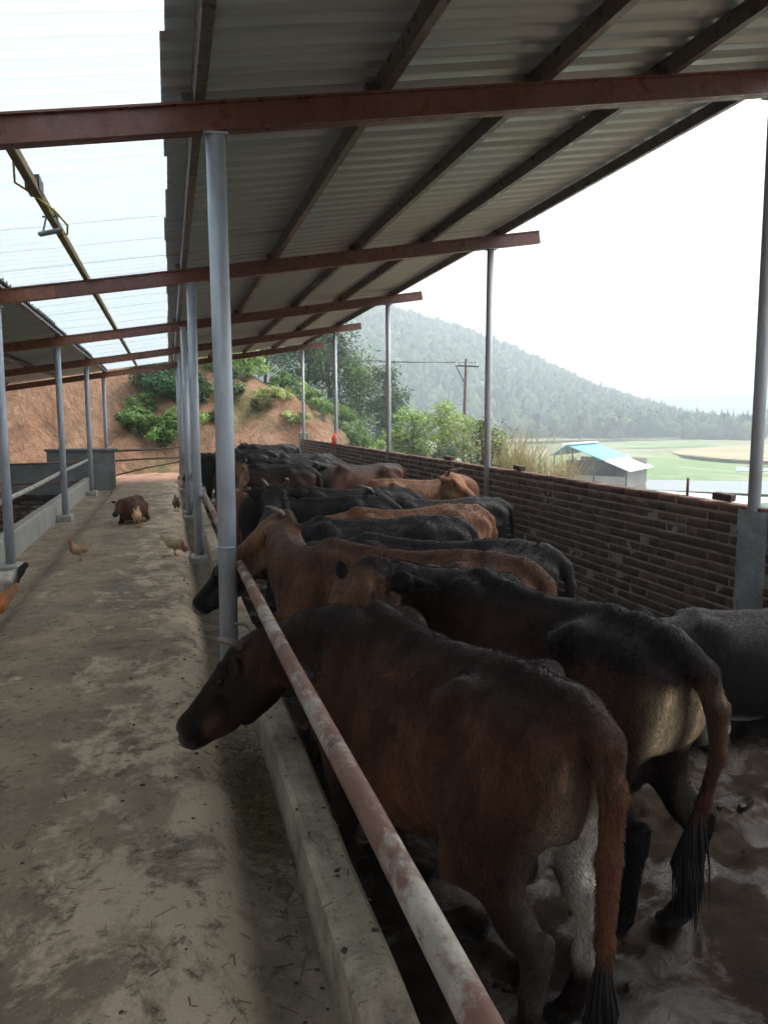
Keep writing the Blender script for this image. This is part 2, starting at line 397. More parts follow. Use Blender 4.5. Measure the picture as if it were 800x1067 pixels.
# far wooded hills: terrain in polar coordinates round the valley
def hill(name, az, ridge, r0, r1, seed, tint, ntree, th, tw, zb=ZF):
    A = np.array([math.atan2(p[0], p[1]) for p in ridge]); Hh = np.array([p[2] for p in ridge]); o = np.argsort(A); A = A[o]; Hh = Hh[o]
    def hz(a, t):
        P = np.stack([a*14, t*6], -1); H = np.interp(a, A, Hh)
        return zb+(H-zb)*np.sin(np.clip(t, 0, 1.6)*math.pi/2)*(1+.10*nz(P, 1.2, seed, 3)*np.sin(np.clip(t, 0, 1)*math.pi))
    aa = np.linspace(az[0], az[1], 110); tt = np.linspace(0, 1.5, 46)
    X, T = np.meshgrid(aa, tt, indexing='ij'); Rr = r0+(r1-r0)*T
    Vh = np.stack([np.sin(X)*Rr, np.cos(X)*Rr, hz(X, T)], -1).reshape(-1, 3)
    i, j = np.meshgrid(np.arange(109), np.arange(45), indexing='ij'); a = (i*46+j).ravel()
    Fh = np.stack([a, a+1, a+47, a+46], 1)
    hc = np.tile(np.array(tint)*.8, (len(Vh), 1))
    tag(np_mesh(name, Vh, Fh, M['forest'], hc, smooth=True), kind='structure')
    if not ntree: return
    # one woodland mass: thousands of small jagged crowns
    a = rng.uniform(az[0], az[1], ntree); t = rng.uniform(0, 1.08, ntree)**.9; rr = r0+(r1-r0)*t
    base = np.stack([np.sin(a)*rr, np.cos(a)*rr, hz(a, t)], -1)
    K = 7; L = 4; VV = []; FF = []; CC = []
    conif = rng.random(ntree) < .12
    h = th*rng.uniform(.55, 1.25, ntree)*np.where(conif, 1.15, .9); wd = tw*rng.uniform(.6, 1.3, ntree)*np.where(conif, .62, 1.1)
    prof_c = np.array([[.0, .55], [.3, 1.0], [.65, .5], [1., .03]]); prof_d = np.array([[.05, .5], [.4, 1.], [.78, .78], [1., .3]])
    ang = np.arange(K)*2*math.pi/K
    for l in range(L):
        zr = np.where(conif, prof_c[l, 0], prof_d[l, 0]); pr = np.where(conif, prof_c[l, 1], prof_d[l, 1])
        rad = (wd*pr)[:, None]*rng.uniform(.6, 1.35, (ntree, K))
        zz = base[:, 2:3]+(h*zr)[:, None]+rng.normal(0, .08, (ntree, K))*h[:, None]-.5
        VV.append(np.stack([base[:, 0:1]+rad*np.cos(ang), base[:, 1:2]+rad*np.sin(ang), zz], -1))
    VV = np.stack(VV, 1).reshape(-1, 3)
    idx = (np.arange(ntree)*K*L)[:, None, None]+(np.arange(L-1)*K)[None, :, None]+np.arange(K)[None, None, :]
    nx = (np.arange(ntree)*K*L)[:, None, None]+(np.arange(L-1)*K)[None, :, None]+((np.arange(K)+1) % K)[None, None, :]
    FF = np.stack([idx, nx, nx+K, idx+K], -1).reshape(-1, 4)
    tc = np.array(tint)*(rng.uniform(.6, 1.5, (ntree, 1)))*np.array([1, 1, 1])+np.array([.02, .015, 0])*rng.normal(size=(ntree, 1))
    CC = np.repeat(np.clip(tc, .01, 1), K*L, 0)
    tag(np_mesh('hill_woodland', VV, FF, M['forest'], CC, smooth=True), kind='stuff')
ridge1 = [(-190, 410, 88), (-80, 440, 84), (0, 450, 80), (67.3, 445, 71), (120, 433.6, 60), (146.5, 425.5, 50), (172, 415.8, 40), (201.5, 402.4, 27), (229.3, 387, 14), (255, 370.6, 5), (271, 359, -.5), (285, 345, -3.4), (330, 300, -3.4)]
hill('wooded_hill', (-.45, .72), ridge1, 215, 450, 21, (.04, .068, .036), 14000, 6.0, 2.5)
ridge2 = [(100, 1100, 30), (420, 1020, 14), (520, 970, 20), (620, 910, 30), (720, 830, 34), (820, 730, 40), (950, 550, 40)]
hill('distant_hill', (.05, 1.05), ridge2, 700, 1100, 31, (.05, .08, .035), 0, 0, 0)
hz_mb = MB(); hz_mb.box((0, 0, 49), (2900, 2900, 108))
b = NB('valley_air'); b.t.nodes.remove(b.p)
vol = b.n('VolumePrincipled', {'Color': (.83, .94, 1.0, 1), 'Density': HAZE, 'Anisotropy': .2})
b.t.links.new(vol.outputs[0], b.out.inputs['Volume'])
tag(hz_mb.build('haze', b.m), kind='stuff')

# ------------------------------------------------------------------ yard surfaces
def extr(name, prof, y0, y1, dy, mat, amp=.012, seed=0, kind='structure', sub=.05, rib=0):
    px = [p[0] for p in prof]; xs = np.unique(np.concatenate([np.arange(px[0], px[-1], sub), px])); ys = np.arange(y0, y1+1e-6, dy)
    def f(X, Y):
        P = np.stack([X, Y], -1)
        Xw = X+(.022*nz(np.stack([Y], -1), 2.2, 91, 3)*np.exp(-((X-.1)/.16)**2) if rib else 0)
        return sum(np.interp(Xw+q, px, [p[1] for p in prof]) for q in ((-.05, -.025, 0, .025, .05) if rib else (0,)))/(5 if rib else 1)+amp*(nz(P, 2.2, seed, 4)+.5*nz(P, 11, seed+1, 2))+(rib*np.exp(-((X-.12)/.08)**2)*nz(P*np.array([.35, 1]), 26, seed+3, 3) if rib else 0)
    V, F = grid(xs, ys, f); return tag(np_mesh(name, V, F, mat, smooth=True), kind=kind)
WALK = [(-1.86, -.03), (-1.42, -.02), (-1.36, .0), (-1.22, .075), (-1.05, .098), (-.5, .1), (0.0, .108), (.09, .1), (.17, .03), (.22, -.015), (.29, -.025), (.385, -.02)]
def walk_z(x): return float(np.interp(x, [p[0] for p in WALK], [p[1] for p in WALK]))
extr('walkway', WALK, -2, 20.1, .03, M['walk'], .010, 5, sub=.025, rib=.011)
extr('yard', [(-1.9, -.06), (-.5, -.05), (.39, -.06)], 20.1, 26.5, .1, m_concrete('red_soil', (.2, .095, .06), (.3, .17, .11), (.1, .06, .045), .55), .05, 9, sub=.1)
def pen_z(X, Y):
    P = np.stack([X, Y], -1); Z = -.153+.022*(nz(P, 2.2, 15, 4)+.5*nz(P, 11, 16, 2))+.006*nz(P, 34, 18, 2); r = np.random.default_rng(19)
    xa, ya = X[:, 0], Y[0, :]
    for q in range(900):
        cx, cy, a, k = r.uniform(.6, 3.7), .5+r.uniform(0, 1)**1.5*8, r.uniform(0, 6.28), r.uniform(.6, 1.25)
        i0, i1 = np.searchsorted(xa, (cx-.22, cx+.22)); j0, j1 = np.searchsorted(ya, (cy-.22, cy+.22))
        dx, dy = X[i0:i1, j0:j1]-cx, Y[i0:i1, j0:j1]-cy; u, v = dx*math.cos(a)+dy*math.sin(a), -dx*math.sin(a)+dy*math.cos(a); d = np.sqrt((u/1.3)**2+v**2)
        Z[i0:i1, j0:j1] += .55*k*(-.034*np.exp(-(d/.05)**2)+.017*np.exp(-((d-.085)/.03)**2)+.008*np.exp(-(v/.012)**2-(u/.05)**2))
    return Z
_V, _F = grid(np.arange(.5, 3.96, .022), np.concatenate([np.arange(-2.2, .6, .2), np.arange(.6, 7, .022), np.arange(7, 24, .1)]), pen_z)
tag(np_mesh('pen_floor', _V, _F, M['mud'], smooth=True), kind='structure')
extr('pen_floor', [(-8.0, -.1), (-1.98, -.1)], -2.2, 21, .1, M['mud'], .03, 17, sub=.1)

def wobble_box(name, x0, x1, y0, y1, z0, z1, mat, amp=.008, seed=0, dy=.06, parent=None, kind=None, e=.018):
    """long cast wall: rounded worn arrises, slightly wavy faces"""
    ring = [(x0, z0), (x0, (z0+z1)/2), (x0, z1-e), (x0+e, z1), ((x0+x1)/2, z1+.003), (x1-e, z1), (x1, z1-e), (x1, (z0+z1)/2), (x1, z0)]
    ys = np.arange(y0, y1+1e-6, dy); n = len(ring); V = np.zeros((len(ys), n, 3))
    for k, (x, z) in enumerate(ring):
        V[:, k, 0] = x; V[:, k, 1] = ys; V[:, k, 2] = z
    P = V.reshape(-1, 3); off = np.stack([nz(P, 3, seed, 4), 0*P[:, 0], nz(P, 3.3, seed+1, 4)], -1)*amp
    off[:, 2] *= (P[:, 2] > z0+.02); P = P+off; m = len(ys)
    i, j = np.meshgrid(np.arange(m-1), np.arange(n-1), indexing='ij'); a = (i*n+j).ravel()
    F = np.stack([a, a+1, a+n+1, a+n], 1)
    F2 = [tuple(range(n))[::-1], tuple(range((m-1)*n, m*n))]
    o = MB().add(P, [tuple(q) for q in F]+F2).build(name, mat, parent, smooth=False)
    if kind: tag(o, kind=kind)
    return o
wobble_box('curb', .385, .52, -2, 23.2, -.2, .2, M['curb'], .008, 40, kind='structure')
lw = wobble_box('low_wall', -1.98, -1.83, -2, 19.6, -.2, .3, M['conc'], .006, 44)
tag(lw, 'long low pale concrete trough wall beside the dirty walkway, under the grey pipe rail', 'low wall')

# ------------------------------------------------------------------ cattle shed
SL = .157; Y1, SP = 4.397, 4.612
def beam_z(x): return 3.125+SL*(x-.29)      # underside of the rafters
shed = empty('cattle_shed', (1, 8, 0)); 
tag(shed, 'open cattle shed with ribbed metal roof, clear skylight strip and grey pipe posts', 'cattle shed')
def sp(o): o.parent = shed; o.matrix_parent_inverse = Matrix.Translation((-1, -8, 0)); return o
ang = math.atan(SL)
# rafters
def rafter(y, x0, x1, mat, label=None, w_=.07, h=.15):
    mb = MB(); L = (x1-x0)/math.cos(ang); xc = (x0+x1)/2
    mb.box((0, 0, h/2), (L, w_, h), None, None, .006)
    mb.box((0, -w_/2-.012, h-.007), (L-.01, .03, .012)); mb.box((0, -w_/2-.012, .007), (L-.01, .03, .012))   # channel lips
    o = mb.build('rafter', mat); o.location = (xc, y, beam_z(xc)); o.rotation_euler = (0, -ang, 0); sp(o)
    if label: o['label'] = label
for i in range(-1, 5):
    y = Y1+SP*i
    if i >= 1:
        rafter(y+.001, -1.33 if i == 1 else -.9, 4.5, M['oxide']); rafter(y-.011, -7.6, -1.1 if i == 1 else -.7, M['oxide_new'], 'newer orange-brown rafter length lapped onto the darker one')
    else: rafter(y, -7.6, 4.5, M['oxide'])
# purlins: lipped channels on top of the rafters
PZ = .15
def purlin(x, mat, w_=.055, h=.1, y0=-4.2, y1=23.4, label=None):
    mb = MB(); z = beam_z(x)+PZ
    mb.box((0, (y0+y1)/2, h/2), (.008, y1-y0, h)); mb.box((w_/2, (y0+y1)/2, .004), (w_-.008, y1-y0, .008)); mb.box((w_/2, (y0+y1)/2, h-.004), (w_-.008, y1-y0, .008))
    mb.box((w_-.004, (y0+y1)/2, .018), (.006, y1-y0, .02))
    for i in range(-1, 5):      # angle cleats at each rafter
        mb.box((-.035, Y1+SP*i+.06, .04), (.05, .05, .08))
    o = mb.build('purlin', mat); o.location = (x, 0, z); o.rotation_euler = (0, -ang, 0); sp(o)
    if label: o['label'] = label
for x in (.19, 1.2, 2.17, 3.02): purlin(x, M['purlin'])
purlin(3.97, M['purlin'], .05, .09)
for x in (-1.66, -2.9, -4.2, -5.5, -6.8): purlin(x, M['purlin'])
mb = MB(); mb.box((0, 9.6, .05), (.05, 27.6, .09), None, None, .006); o = mb.build('purlin', M['timber']); o.location = (-.80, 0, beam_z(-.8)+PZ); o.rotation_euler = (0, -ang, 0); sp(o); o['label'] = 'olive timber purlin under the clear sheets'
# ribbed sheets
def ribbed(x0f, x1f, sheets, name, mat, zoff, nx=9, sag=.004, seed=0, pitch=.205):
    mb = MB(); r = np.random.default_rng(seed)
    for (ya, yb) in sheets:
        ys = []; zs = []; y = ya; 
        while y < yb-1e-6:
            for a, h in ((0, 0), (.05, .0), (.085, .004), (.115, .034), (.165, .034), (.195, .003)):
                if y+a <= yb+.02: ys.append(y+a); zs.append(h)
            y += pitch
        x0 = x0f+r.uniform(-.012, .02); x1 = x1f+r.uniform(-.02, .02); dz = .0012*(len(mb.v) % 2)
        xs_ = np.linspace(x0, x1, nx); X, Yy = np.meshgrid(xs_, ys, indexing='ij'); Z = np.array(zs)[None, :]+zoff+dz+SL*(X-.29)+3.125
        Z = Z+sag*np.sin(X*6.3+seed)*np.sin(Yy*1.3+seed)
        n = len(ys); i, j = np.meshgrid(np.arange(nx-1), np.arange(n-1), indexing='ij'); a = (i*n+j).ravel()
        mb.add(np.stack([X, Yy, Z], -1).reshape(-1, 3), np.stack([a, a+n, a+n+1, a+1], 1))
    return sp(mb.build(name, mat))
ZT = PZ+.103
edges = np.arange(-4.4, 23.7, .82)
ribbed(.03, 4.06, [(a, min(a+.95, 23.7)) for a in edges], 'roof_sheet', M['zinc'], ZT, 14, .005, 3)
ribbed(-7.6, -1.62, [(a, min(a+.95, 23.7)) for a in edges], 'roof_sheet', M['zinc'], ZT, 14, .005, 5)
sk = ribbed(-1.72, .09, [(a, min(a+.82, 23.7)) for a in edges], 'skylight_panel', M['clear'], ZT+.014, 6, .003, 7); sk['label'] = 'strip of clear ribbed plastic sheets letting daylight through'
# posts
def post(x, y, z0, z1, r, mat, foot=None, label=None, seed=0, hook=False):
    rr = random.Random(seed); mb = MB(); dx, dy = rr.uniform(-.012, .012), rr.uniform(-.012, .012)
    mb.tube([(0, 0, z0), (dx, dy, (z0+z1)/2), (0, 0, z1)], r, 18)
    mb.tube([(0, 0, z0+.9), (0, 0, z0+.912)], r+.0025, 18)     # weld ring
    o = mb.build('post', mat, None, True);
    for p in o.data.polygons:
        if len(p.vertices) > 4: p.use_smooth = False
    o.location = (x, y, 0); sp(o)
    if label: o['label'] = label
    pm = MB(); pm.box((0, 0, z1-.006), (.13, .11, .012)); c = pm.build('top_plate', mat); c.parent = o
    if foot:
        fx, fy, fz = foot; f = MB(); f.box((0, 0, fz/2-.04), (fx, fy, fz+.08), (0, 0, rr.uniform(-.15, .15)), None, .02)
        f = f.build('footing', M['conc']); f.parent = o; f.location = (0, 0, z0)
    return o
for i in range(-1, 5):
    y = Y1+SP*i
    post(.29, y, -.01, beam_z(.29)-.002, .052, M['galv'], (.2, .26, .09), seed=i)
    post(3.85, y, .0, beam_z(3.88)-.002, .042, M['galv2'], None, seed=20+i)
    post(-1.70, y, -.04, beam_z(-1.70)-.002, .05, M['galv'], (.22, .28, .12), seed=40+i)
    post(-7.2, y, -.1, beam_z(-7.2)-.002, .05, M['galv2'], None, seed=60+i)
# a pair of doubled posts further down the row, as set for a gate
post(.27, Y1+SP*2-.55, -.01, beam_z(.27)-.002, .045, M['galv'], (.2, .2, .08), 'extra grey post standing close before the next one', seed=81)

# ------------------------------------------------------------------ rails
def pipe(name, pts, r, mat, label, cat, group=None):
    mb = MB(); mb.tube(pts, r, 16); return tag(mb.build(name, mat, None, True), label, cat, group)
rp = [(.37, -2.2, .80)]+[(.37+.004*math.sin(y*1.7), y, .802-.006*y+.005*math.sin(y*.9)) for y in np.arange(-1, 23.3, .5)]
pipe('feed_rail', rp, .0275, M['railp'], 'long pipe rail with flaking dull red paint above the curb the cattle feed over', 'rail')
pipe('pipe_rail', [(-1.775, y, .72+.0025*y+.008*math.sin(y)) for y in np.arange(-2, 22.9, .6)], .03, M['railw'], 'pale grey pipe rail above the low wall of the empty pen', 'rail')
pipe('dark_rail', [(-7.5, 19.0, .58), (-1.72, 19.0, .69)], .022, M['oxide'], 'thin dark rail in front of the grey block wall, upper one', 'rail')
pipe('dark_rail', [(-7.5, 19.0, .1), (-1.72, 19.0, .25)], .022, M['oxide'], 'thin dark rail in front of the grey block wall, lower one', 'rail')
pipe('bamboo_pole', [(-1.75, 20.5, .87), (-.6, 20.5, .90), (.3, 20.5, .96)], .026, M['bamboo'], 'upper weathered bamboo pole barring the end of the walkway', 'pole')
pipe('bamboo_pole', [(-1.4, 20.75, .62), (-.3, 20.72, .67), (.5, 20.7, .70)], .024, M['bamboo'], 'middle bamboo pole barring the end of the walkway', 'pole')
pipe('bamboo_pole', [(-1.7, 20.9, .16), (-.6, 20.9, .42), (.55, 20.9, .62)], .02, M['bamboo'], 'slanting thin bamboo pole low across the walkway end', 'pole')
# block wall at the end of the empty pen
bw = empty('block_wall', (-2.5, 19.5, 0)); tag(bw, 'short grey rendered block wall stepped higher at its right end, behind the empty pen', 'wall')
m_ = MB(); m_.box((-.35, 0, .27), (1.5, .18, .74), None, None, .015); m_.build('wall_section', M['concg'], bw)
m_ = MB(); m_.box((.48, .02, .42), (1.5, .2, 1.0), None, None, .015); m_.build('wall_section', M['concg'], bw)
m_ = MB(); m_.box((.5, .0, .95), (1.62, .3, .06), None, None, .01); m_.build('coping', M['concg'], bw)
# ------------------------------------------------------------------ brick wall
wall = empty('brick_wall', (3.85, 10, 0)); tag(wall, 'long dark red brick wall with thick uneven mortar along the outer side of the cattle pen', 'brick wall')
BL, BH, G = .235, .0585, .0165; X0 = 3.85
bm_ = MB(); rows = 15; z0 = -.2; rb = np.random.default_rng(5)
hsz = (np.array([[-1, -1, -1], [1, -1, -1], [1, 1, -1], [-1, 1, -1], [-1, -1, 1], [1, -1, 1], [1, 1, 1], [-1, 1, 1]]))
BV = []; BF = []; BC = []; n = 0
fq = np.array([(3, 2, 1, 0), (4, 5, 6, 7), (0, 1, 5, 4), (1, 2, 6, 5), (2, 3, 7, 6), (3, 0, 4, 7)])
ztop = 1.0
nrow = 16
for r_ in range(nrow):
    y = -2.3+(r_ % 2)*(BL/2+.005)
    while y < 23.6:
        if y > 22.9 and False: break
        L = BL*(.48 if rb.random() < .12 else 1)
        c = np.array([X0+.06+rb.normal(0, .0016), y+L/2, z0+r_*(BH+G)+BH/2+rb.normal(0, .0025)+.0045*y*(r_/nrow)])
        d = np.array([.06, L/2, BH/2])*rb.uniform(.95, 1.03, 3)
        Vb = hsz*d*(1+rb.normal(0, .025, (8, 3))); a = rb.normal(0, .012); 
        Vb = np.stack([Vb[:, 0]*math.cos(a)-Vb[:, 1]*math.sin(a), Vb[:, 0]*math.sin(a)+Vb[:, 1]*math.cos(a), Vb[:, 2]], -1)+c
        BV.append(Vb); BF.append(fq+n); n += 8
        u = rb.random(); t = np.array([.115, .06, .044]) if u < .6 else (np.array([.095, .054, .042]) if u < .88 else np.array([.135, .07, .05]))
        BC.append(np.tile(t*rb.uniform(.7, 1.3), (8, 1)))
        y += L+.008*rb.uniform(.7, 1.3)
bo = np_mesh('brickwork', np.concatenate(BV), np.concatenate(BF), M['brick'], np.concatenate(BC)); bo.parent = wall; bo.matrix_parent_inverse = Matrix.Translation((-3.85, -10, 0))
def wp(o): o.parent = wall; o.matrix_parent_inverse = Matrix.Translation((-3.85, -10, 0)); return o
# mortar: a lumpy sheet a few millimetres behind the brick faces, and the bed on top
ys = np.arange(-2.3, 23.7, .05); zs_ = np.arange(-.25, .975, .0075)
Yg, Zg = np.meshgrid(ys, zs_, indexing='ij'); Pg = np.stack([Yg, Zg], -1)
Xg = X0+.0055+.0016*nz(Pg, 9, 71, 3)+.0016*nz(Pg, 30, 72, 2)
fr = np.mod((Zg-z0)/.075, 1.0); Xg = Xg-.0065*sstep(.76, .84, fr)*sstep(1.02, .95, fr)*(1+.5*nz(Pg, 5, 75, 3))
a = (np.arange(len(ys)-1)[:, None]*len(zs_)+np.arange(len(zs_)-1)[None, :]).ravel()
wp(np_mesh('mortar', np.stack([Xg, Yg, Zg+.0045*Yg*np.clip((Zg+.2)/1.2, 0, 1)], -1).reshape(-1, 3), np.stack([a, a+1, a+len(zs_)+1, a+len(zs_)], 1), M['mortar'], smooth=True))
m_ = MB(); m_.box((X0+.075, 10.65, .36), (.10, 25.9, 1.2)); wp(m_.build('wall_core', M['mortar']))
# cement pier plastered round the post
ys = np.linspace(-.16, .16, 22); zs_ = np.linspace(-.2, .985, 70); Yg, Zg = np.meshgrid(ys, zs_, indexing='ij'); Pg = np.stack([Yg, Zg], -1)
Xg = -.012-.035*np.sqrt(np.clip(1-(Yg/(.125+.02*nz(Pg, 6, 74, 2)))**2, 0, 1))-.011*nz(Pg, 14, 73, 4)
Xg = np.where(np.abs(Yg) > .14, .03, Xg)
a = (np.arange(21)[:, None]*70+np.arange(69)[None, :]).ravel()
for yy, first in ((Y1, True),):
    o = np_mesh('plaster_pier', np.stack([Xg+X0, Yg+yy, Zg], -1).reshape(-1, 3), np.stack([a, a+1, a+71, a+70], 1), M['plaster'], smooth=True); wp(o); o['label'] = 'rough grey cement pier plastered round the post foot'
m_ = MB(); m_.box((X0+.09, 23.45, .62), (.24, .5, 1.3), None, None, .01); o = wp(m_.build('wall_end', M['mortar']))
# loose things on the wall
def loose(y, rz, tilt, label, k=.65):
    m_ = MB(); m_.box((0, 0, 0), (.115*k, .22*k, .055), (tilt, 0, rz), None, .006)
    o = m_.build('loose_brick', M['brick'], attr='tint'); c = np.tile(np.array([.07, .04, .032, 1.]), (len(o.data.vertices), 1)).astype(np.float32); o.data.color_attributes['tint'].data.foreach_set('color', c.ravel())
    o.location = (X0+.07, y, z0+16*.075-.0165+.0042*y+.032+abs(tilt)*.06); tag(o, label, 'brick', 'loose bricks on the wall')
loose(4.78, .4, .08, 'loose brick on the wall top next to the nearest grey post'); 
loose(8.25, .2, .1, 'loose brick on the wall top in front of the teal-roofed barn'); loose(10.6, .5, .05, 'loose brick on the wall top beside the dry reed clump')
o = pipe('iron_stub', [(0, 0, -.05), (.004, 0, .12)], .011, M['oxide'], 'short rusty iron stub standing upright on the brick wall', 'iron stub'); o.location = (3.95, 5.24, 1.03)
# red cloth tied to a post
m_ = MB(); 
for k in range(5):
    t = k*1.25; m_.tube([(3.83, Y1+SP*3-.05, 1.32-.02*k), (3.80-.03*math.sin(t), Y1+SP*3-.07, 1.2), (3.78+.05*math.cos(t), Y1+SP*3-.08, 1.05-.03*k)], [.03, .04, .012], 6)
tag(m_.build('red_cloth', M['red'], None, True), 'bright red cloth tied to a far post on the brick wall', 'cloth')
# floodlight on the skylight purlin
fl = empty('floodlight', (-.80, 6.35, 3.2)); tag(fl, 'small flat grey floodlight hanging by its bracket under the skylight', 'floodlight')
m_ = MB(); m_.box((0, 0, -.20), (.17, .13, .03), (0.25, -.28, .1), None, .008); hb = m_.build('housing', M['alu'], fl)
m_ = MB(); m_.box((0, 0, -.219), (.14, .10, .004), (.25, -.28, .1)); m_.build('glass', M['glass'], hb)
m_ = MB(); m_.tube([(.07, .02, -.19), (.05, .02, -.08), (.03, .0, -.03)], .008, 6); m_.tube([(-.05, .02, -.20), (-.02, .02, -.08), (.02, .0, -.03)], .008, 6); m_.tube([(-.05, .02, -.09), (.07, .02, -.08)], .008, 6); m_.build('bracket', M['alu'], fl)
jb = MB(); jb.box((0, 0, 0), (.09, .2, .11), None, None, .008); o = jb.build('junction_box', M['black']); o.location = (-.82, 5.85, 3.19); tag(o, 'black junction box on the olive purlin under the skylight', 'junction box')
pipe('yellow_cable', [(-.80, 3.0, 3.15), (-.79, 4.9, 3.14), (-.9, 5.6, 3.13), (-.83, 5.8, 3.12), (-.72, 6.0, 3.07), (-.66, 6.2, 3.02), (-.68, 6.35, 2.99), (-.76, 6.36, 3.0)], .007, M['cable'], 'loose yellow cable running along the purlin to the floodlight', 'cable')

# ------------------------------------------------------------------ far structures
barn = empty('barn', (30.2, 51.2, ZF+.1), R(-48)); tag(barn, 'small open barn with a teal and white sheet roof beyond the brick wall', 'barn')
m_ = MB(); m_.add([(-2.6, -1.6, 2.3), (-1.4, -1.6, 3.1), (-1.4, 5, 3.1), (-2.6, 5, 2.3), (-2.6, -1.6, 2.36), (-1.4, -1.6, 3.16), (-1.4, 5, 3.16), (-2.6, 5, 2.36)], [(0, 1, 2, 3), (7, 6, 5, 4), (0, 4, 5, 1), (3, 2, 6, 7), (0, 3, 7, 4)]); m_.build('roof', M['teal'], barn)
m_ = MB(); m_.add([(-1.4, -1.7, 3.1), (1.5, -1.7, 2.0), (1.5, 5, 2.0), (-1.4, 5, 3.1), (-1.4, -1.7, 3.17), (1.5, -1.7, 2.07), (1.5, 5, 2.07), (-1.4, 5, 3.17)], [(0, 1, 2, 3), (7, 6, 5, 4), (0, 4, 5, 1), (3, 2, 6, 7)]); o = m_.build('roof', M['teal'], barn)
m_ = MB(); m_.add([(1.5, -1.7, 2.0), (3.3, -1.7, 1.30), (3.3, 5, 1.30), (1.5, 5, 2.0), (1.5, -1.7, 2.075), (3.3, -1.7, 1.375), (3.3, 5, 1.375), (1.5, 5, 2.075)], [(0, 1, 2, 3), (7, 6, 5, 4), (0, 4, 5, 1), (3, 2, 6, 7), (1, 2, 6, 5)]); o = m_.build('roof_extension', M['white'], barn)
m_ = MB(); m_.box((-1.4, 1.6, 3.2), (.7, 6.8, .1), None, None, .03); m_.build('ridge_cap', M['white'], barn)
m_ = MB(); m_.box((.3, -1.0, .45), (5.2, .2, .9)); m_.box((.3, 4.5, 1.1), (5.2, .2, 1.9)); m_.box((2.8, 1.7, .7), (.2, 5.2, 1.3)); m_.build('wall', M['barnwall'], barn)
m_ = MB(); m_.box((-.45, 1.2, .95), (3.8, .1, 1.9)); m_.build('interior_shade', M['darkwood'], barn)  # dark panel standing in for the shade inside the open barn
for x, h in ((-2.4, 2.3), (-1.0, 2.85), (.6, 2.3), (2.95, 1.4)):
    m_ = MB(); m_.tube([(x, -1.35, 0), (x, -1.35, h)], .07, 8); m_.build('post', M['darkwood'], barn)
m_ = MB(); m_.tube([(-2.4, -1.35, 1.5), (.6, -1.35, 1.45)], .05, 6); m_.tube([(-1.0, -1.35, 2.2), (.6, -1.35, 1.3)], .04, 6); m_.build('brace', M['darkwood'], barn)
# utility pole with wires
up_ = empty('utility_pole', (10.3, 26.4, -1.6)); tag(up_, 'thin leaning utility pole with one crossarm beyond the brick wall', 'utility pole')
m_ = MB(); m_.tube([(0, 0, -.6), (.07, .1, 3), (.16, .2, 5.45)], [.07, .06, .045], 10); m_.build('pole', M['bark'], up_, True)
m_ = MB(); m_.tube([(-.25, .2, 5.2), (.62, .1, 5.17)], .03, 6); m_.build('crossarm', M['darkwood'], up_)
m_ = MB(); m_.tube([(-.22, .2, 5.18), (.12, .19, 4.55)], .02, 5); m_.build('brace', M['darkwood'], up_)
for x in (-.22, .2, .58):
    m_ = MB(); m_.tube([(x, .17, 5.2), (x, .17, 5.32)], [.03, .022], 6); m_.build('insulator', M['white'], up_)
def sagwire(a, b_, s, label):
    pts = [np.array(a)*(1-t)+np.array(b_)*t-np.array((0, 0, 4*s*t*(1-t))) for t in np.linspace(0, 1, 24)]
    m_ = MB(); m_.tube(pts, .011, 5); tag(m_.build('overhead_wire', M['wire']), label, 'wire', 'overhead wires')
sagwire((10.1, 26.57, 3.72), (-6, 33, 5.6), .5, 'overhead wire running from the utility pole to the clay bank, left one'); sagwire((10.9, 26.57, 3.72), (-5, 34.5, 5.9), .5, 'overhead wire running from the utility pole to the clay bank, right one')
# green tarp beyond the wall
V, F = grid(np.linspace(-.45, .45, 28), np.linspace(-.7, .7, 36), lambda X, Y: .55*np.clip(1-(X/.45)**2, 0, 1)*np.clip(1-(Y/.7)**2, 0, 1)+.05*nz(np.stack([X, Y], -1), 9, 77, 3))
o = np_mesh('green_tarpaulin', V, F, M['tarp'], smooth=True); o.location = (4.75, 5.2, .37); tag(o, 'crumpled dark green tarpaulin heap just outside the brick wall', 'tarpaulin')
m_ = MB(); m_.box((4.75, 5.2, .0), (.8, 1.3, .82), None, None, .05); tag(m_.build('crate_stack', M['darkwood']), 'dark timber crate under the green tarpaulin outside the wall', 'crate')

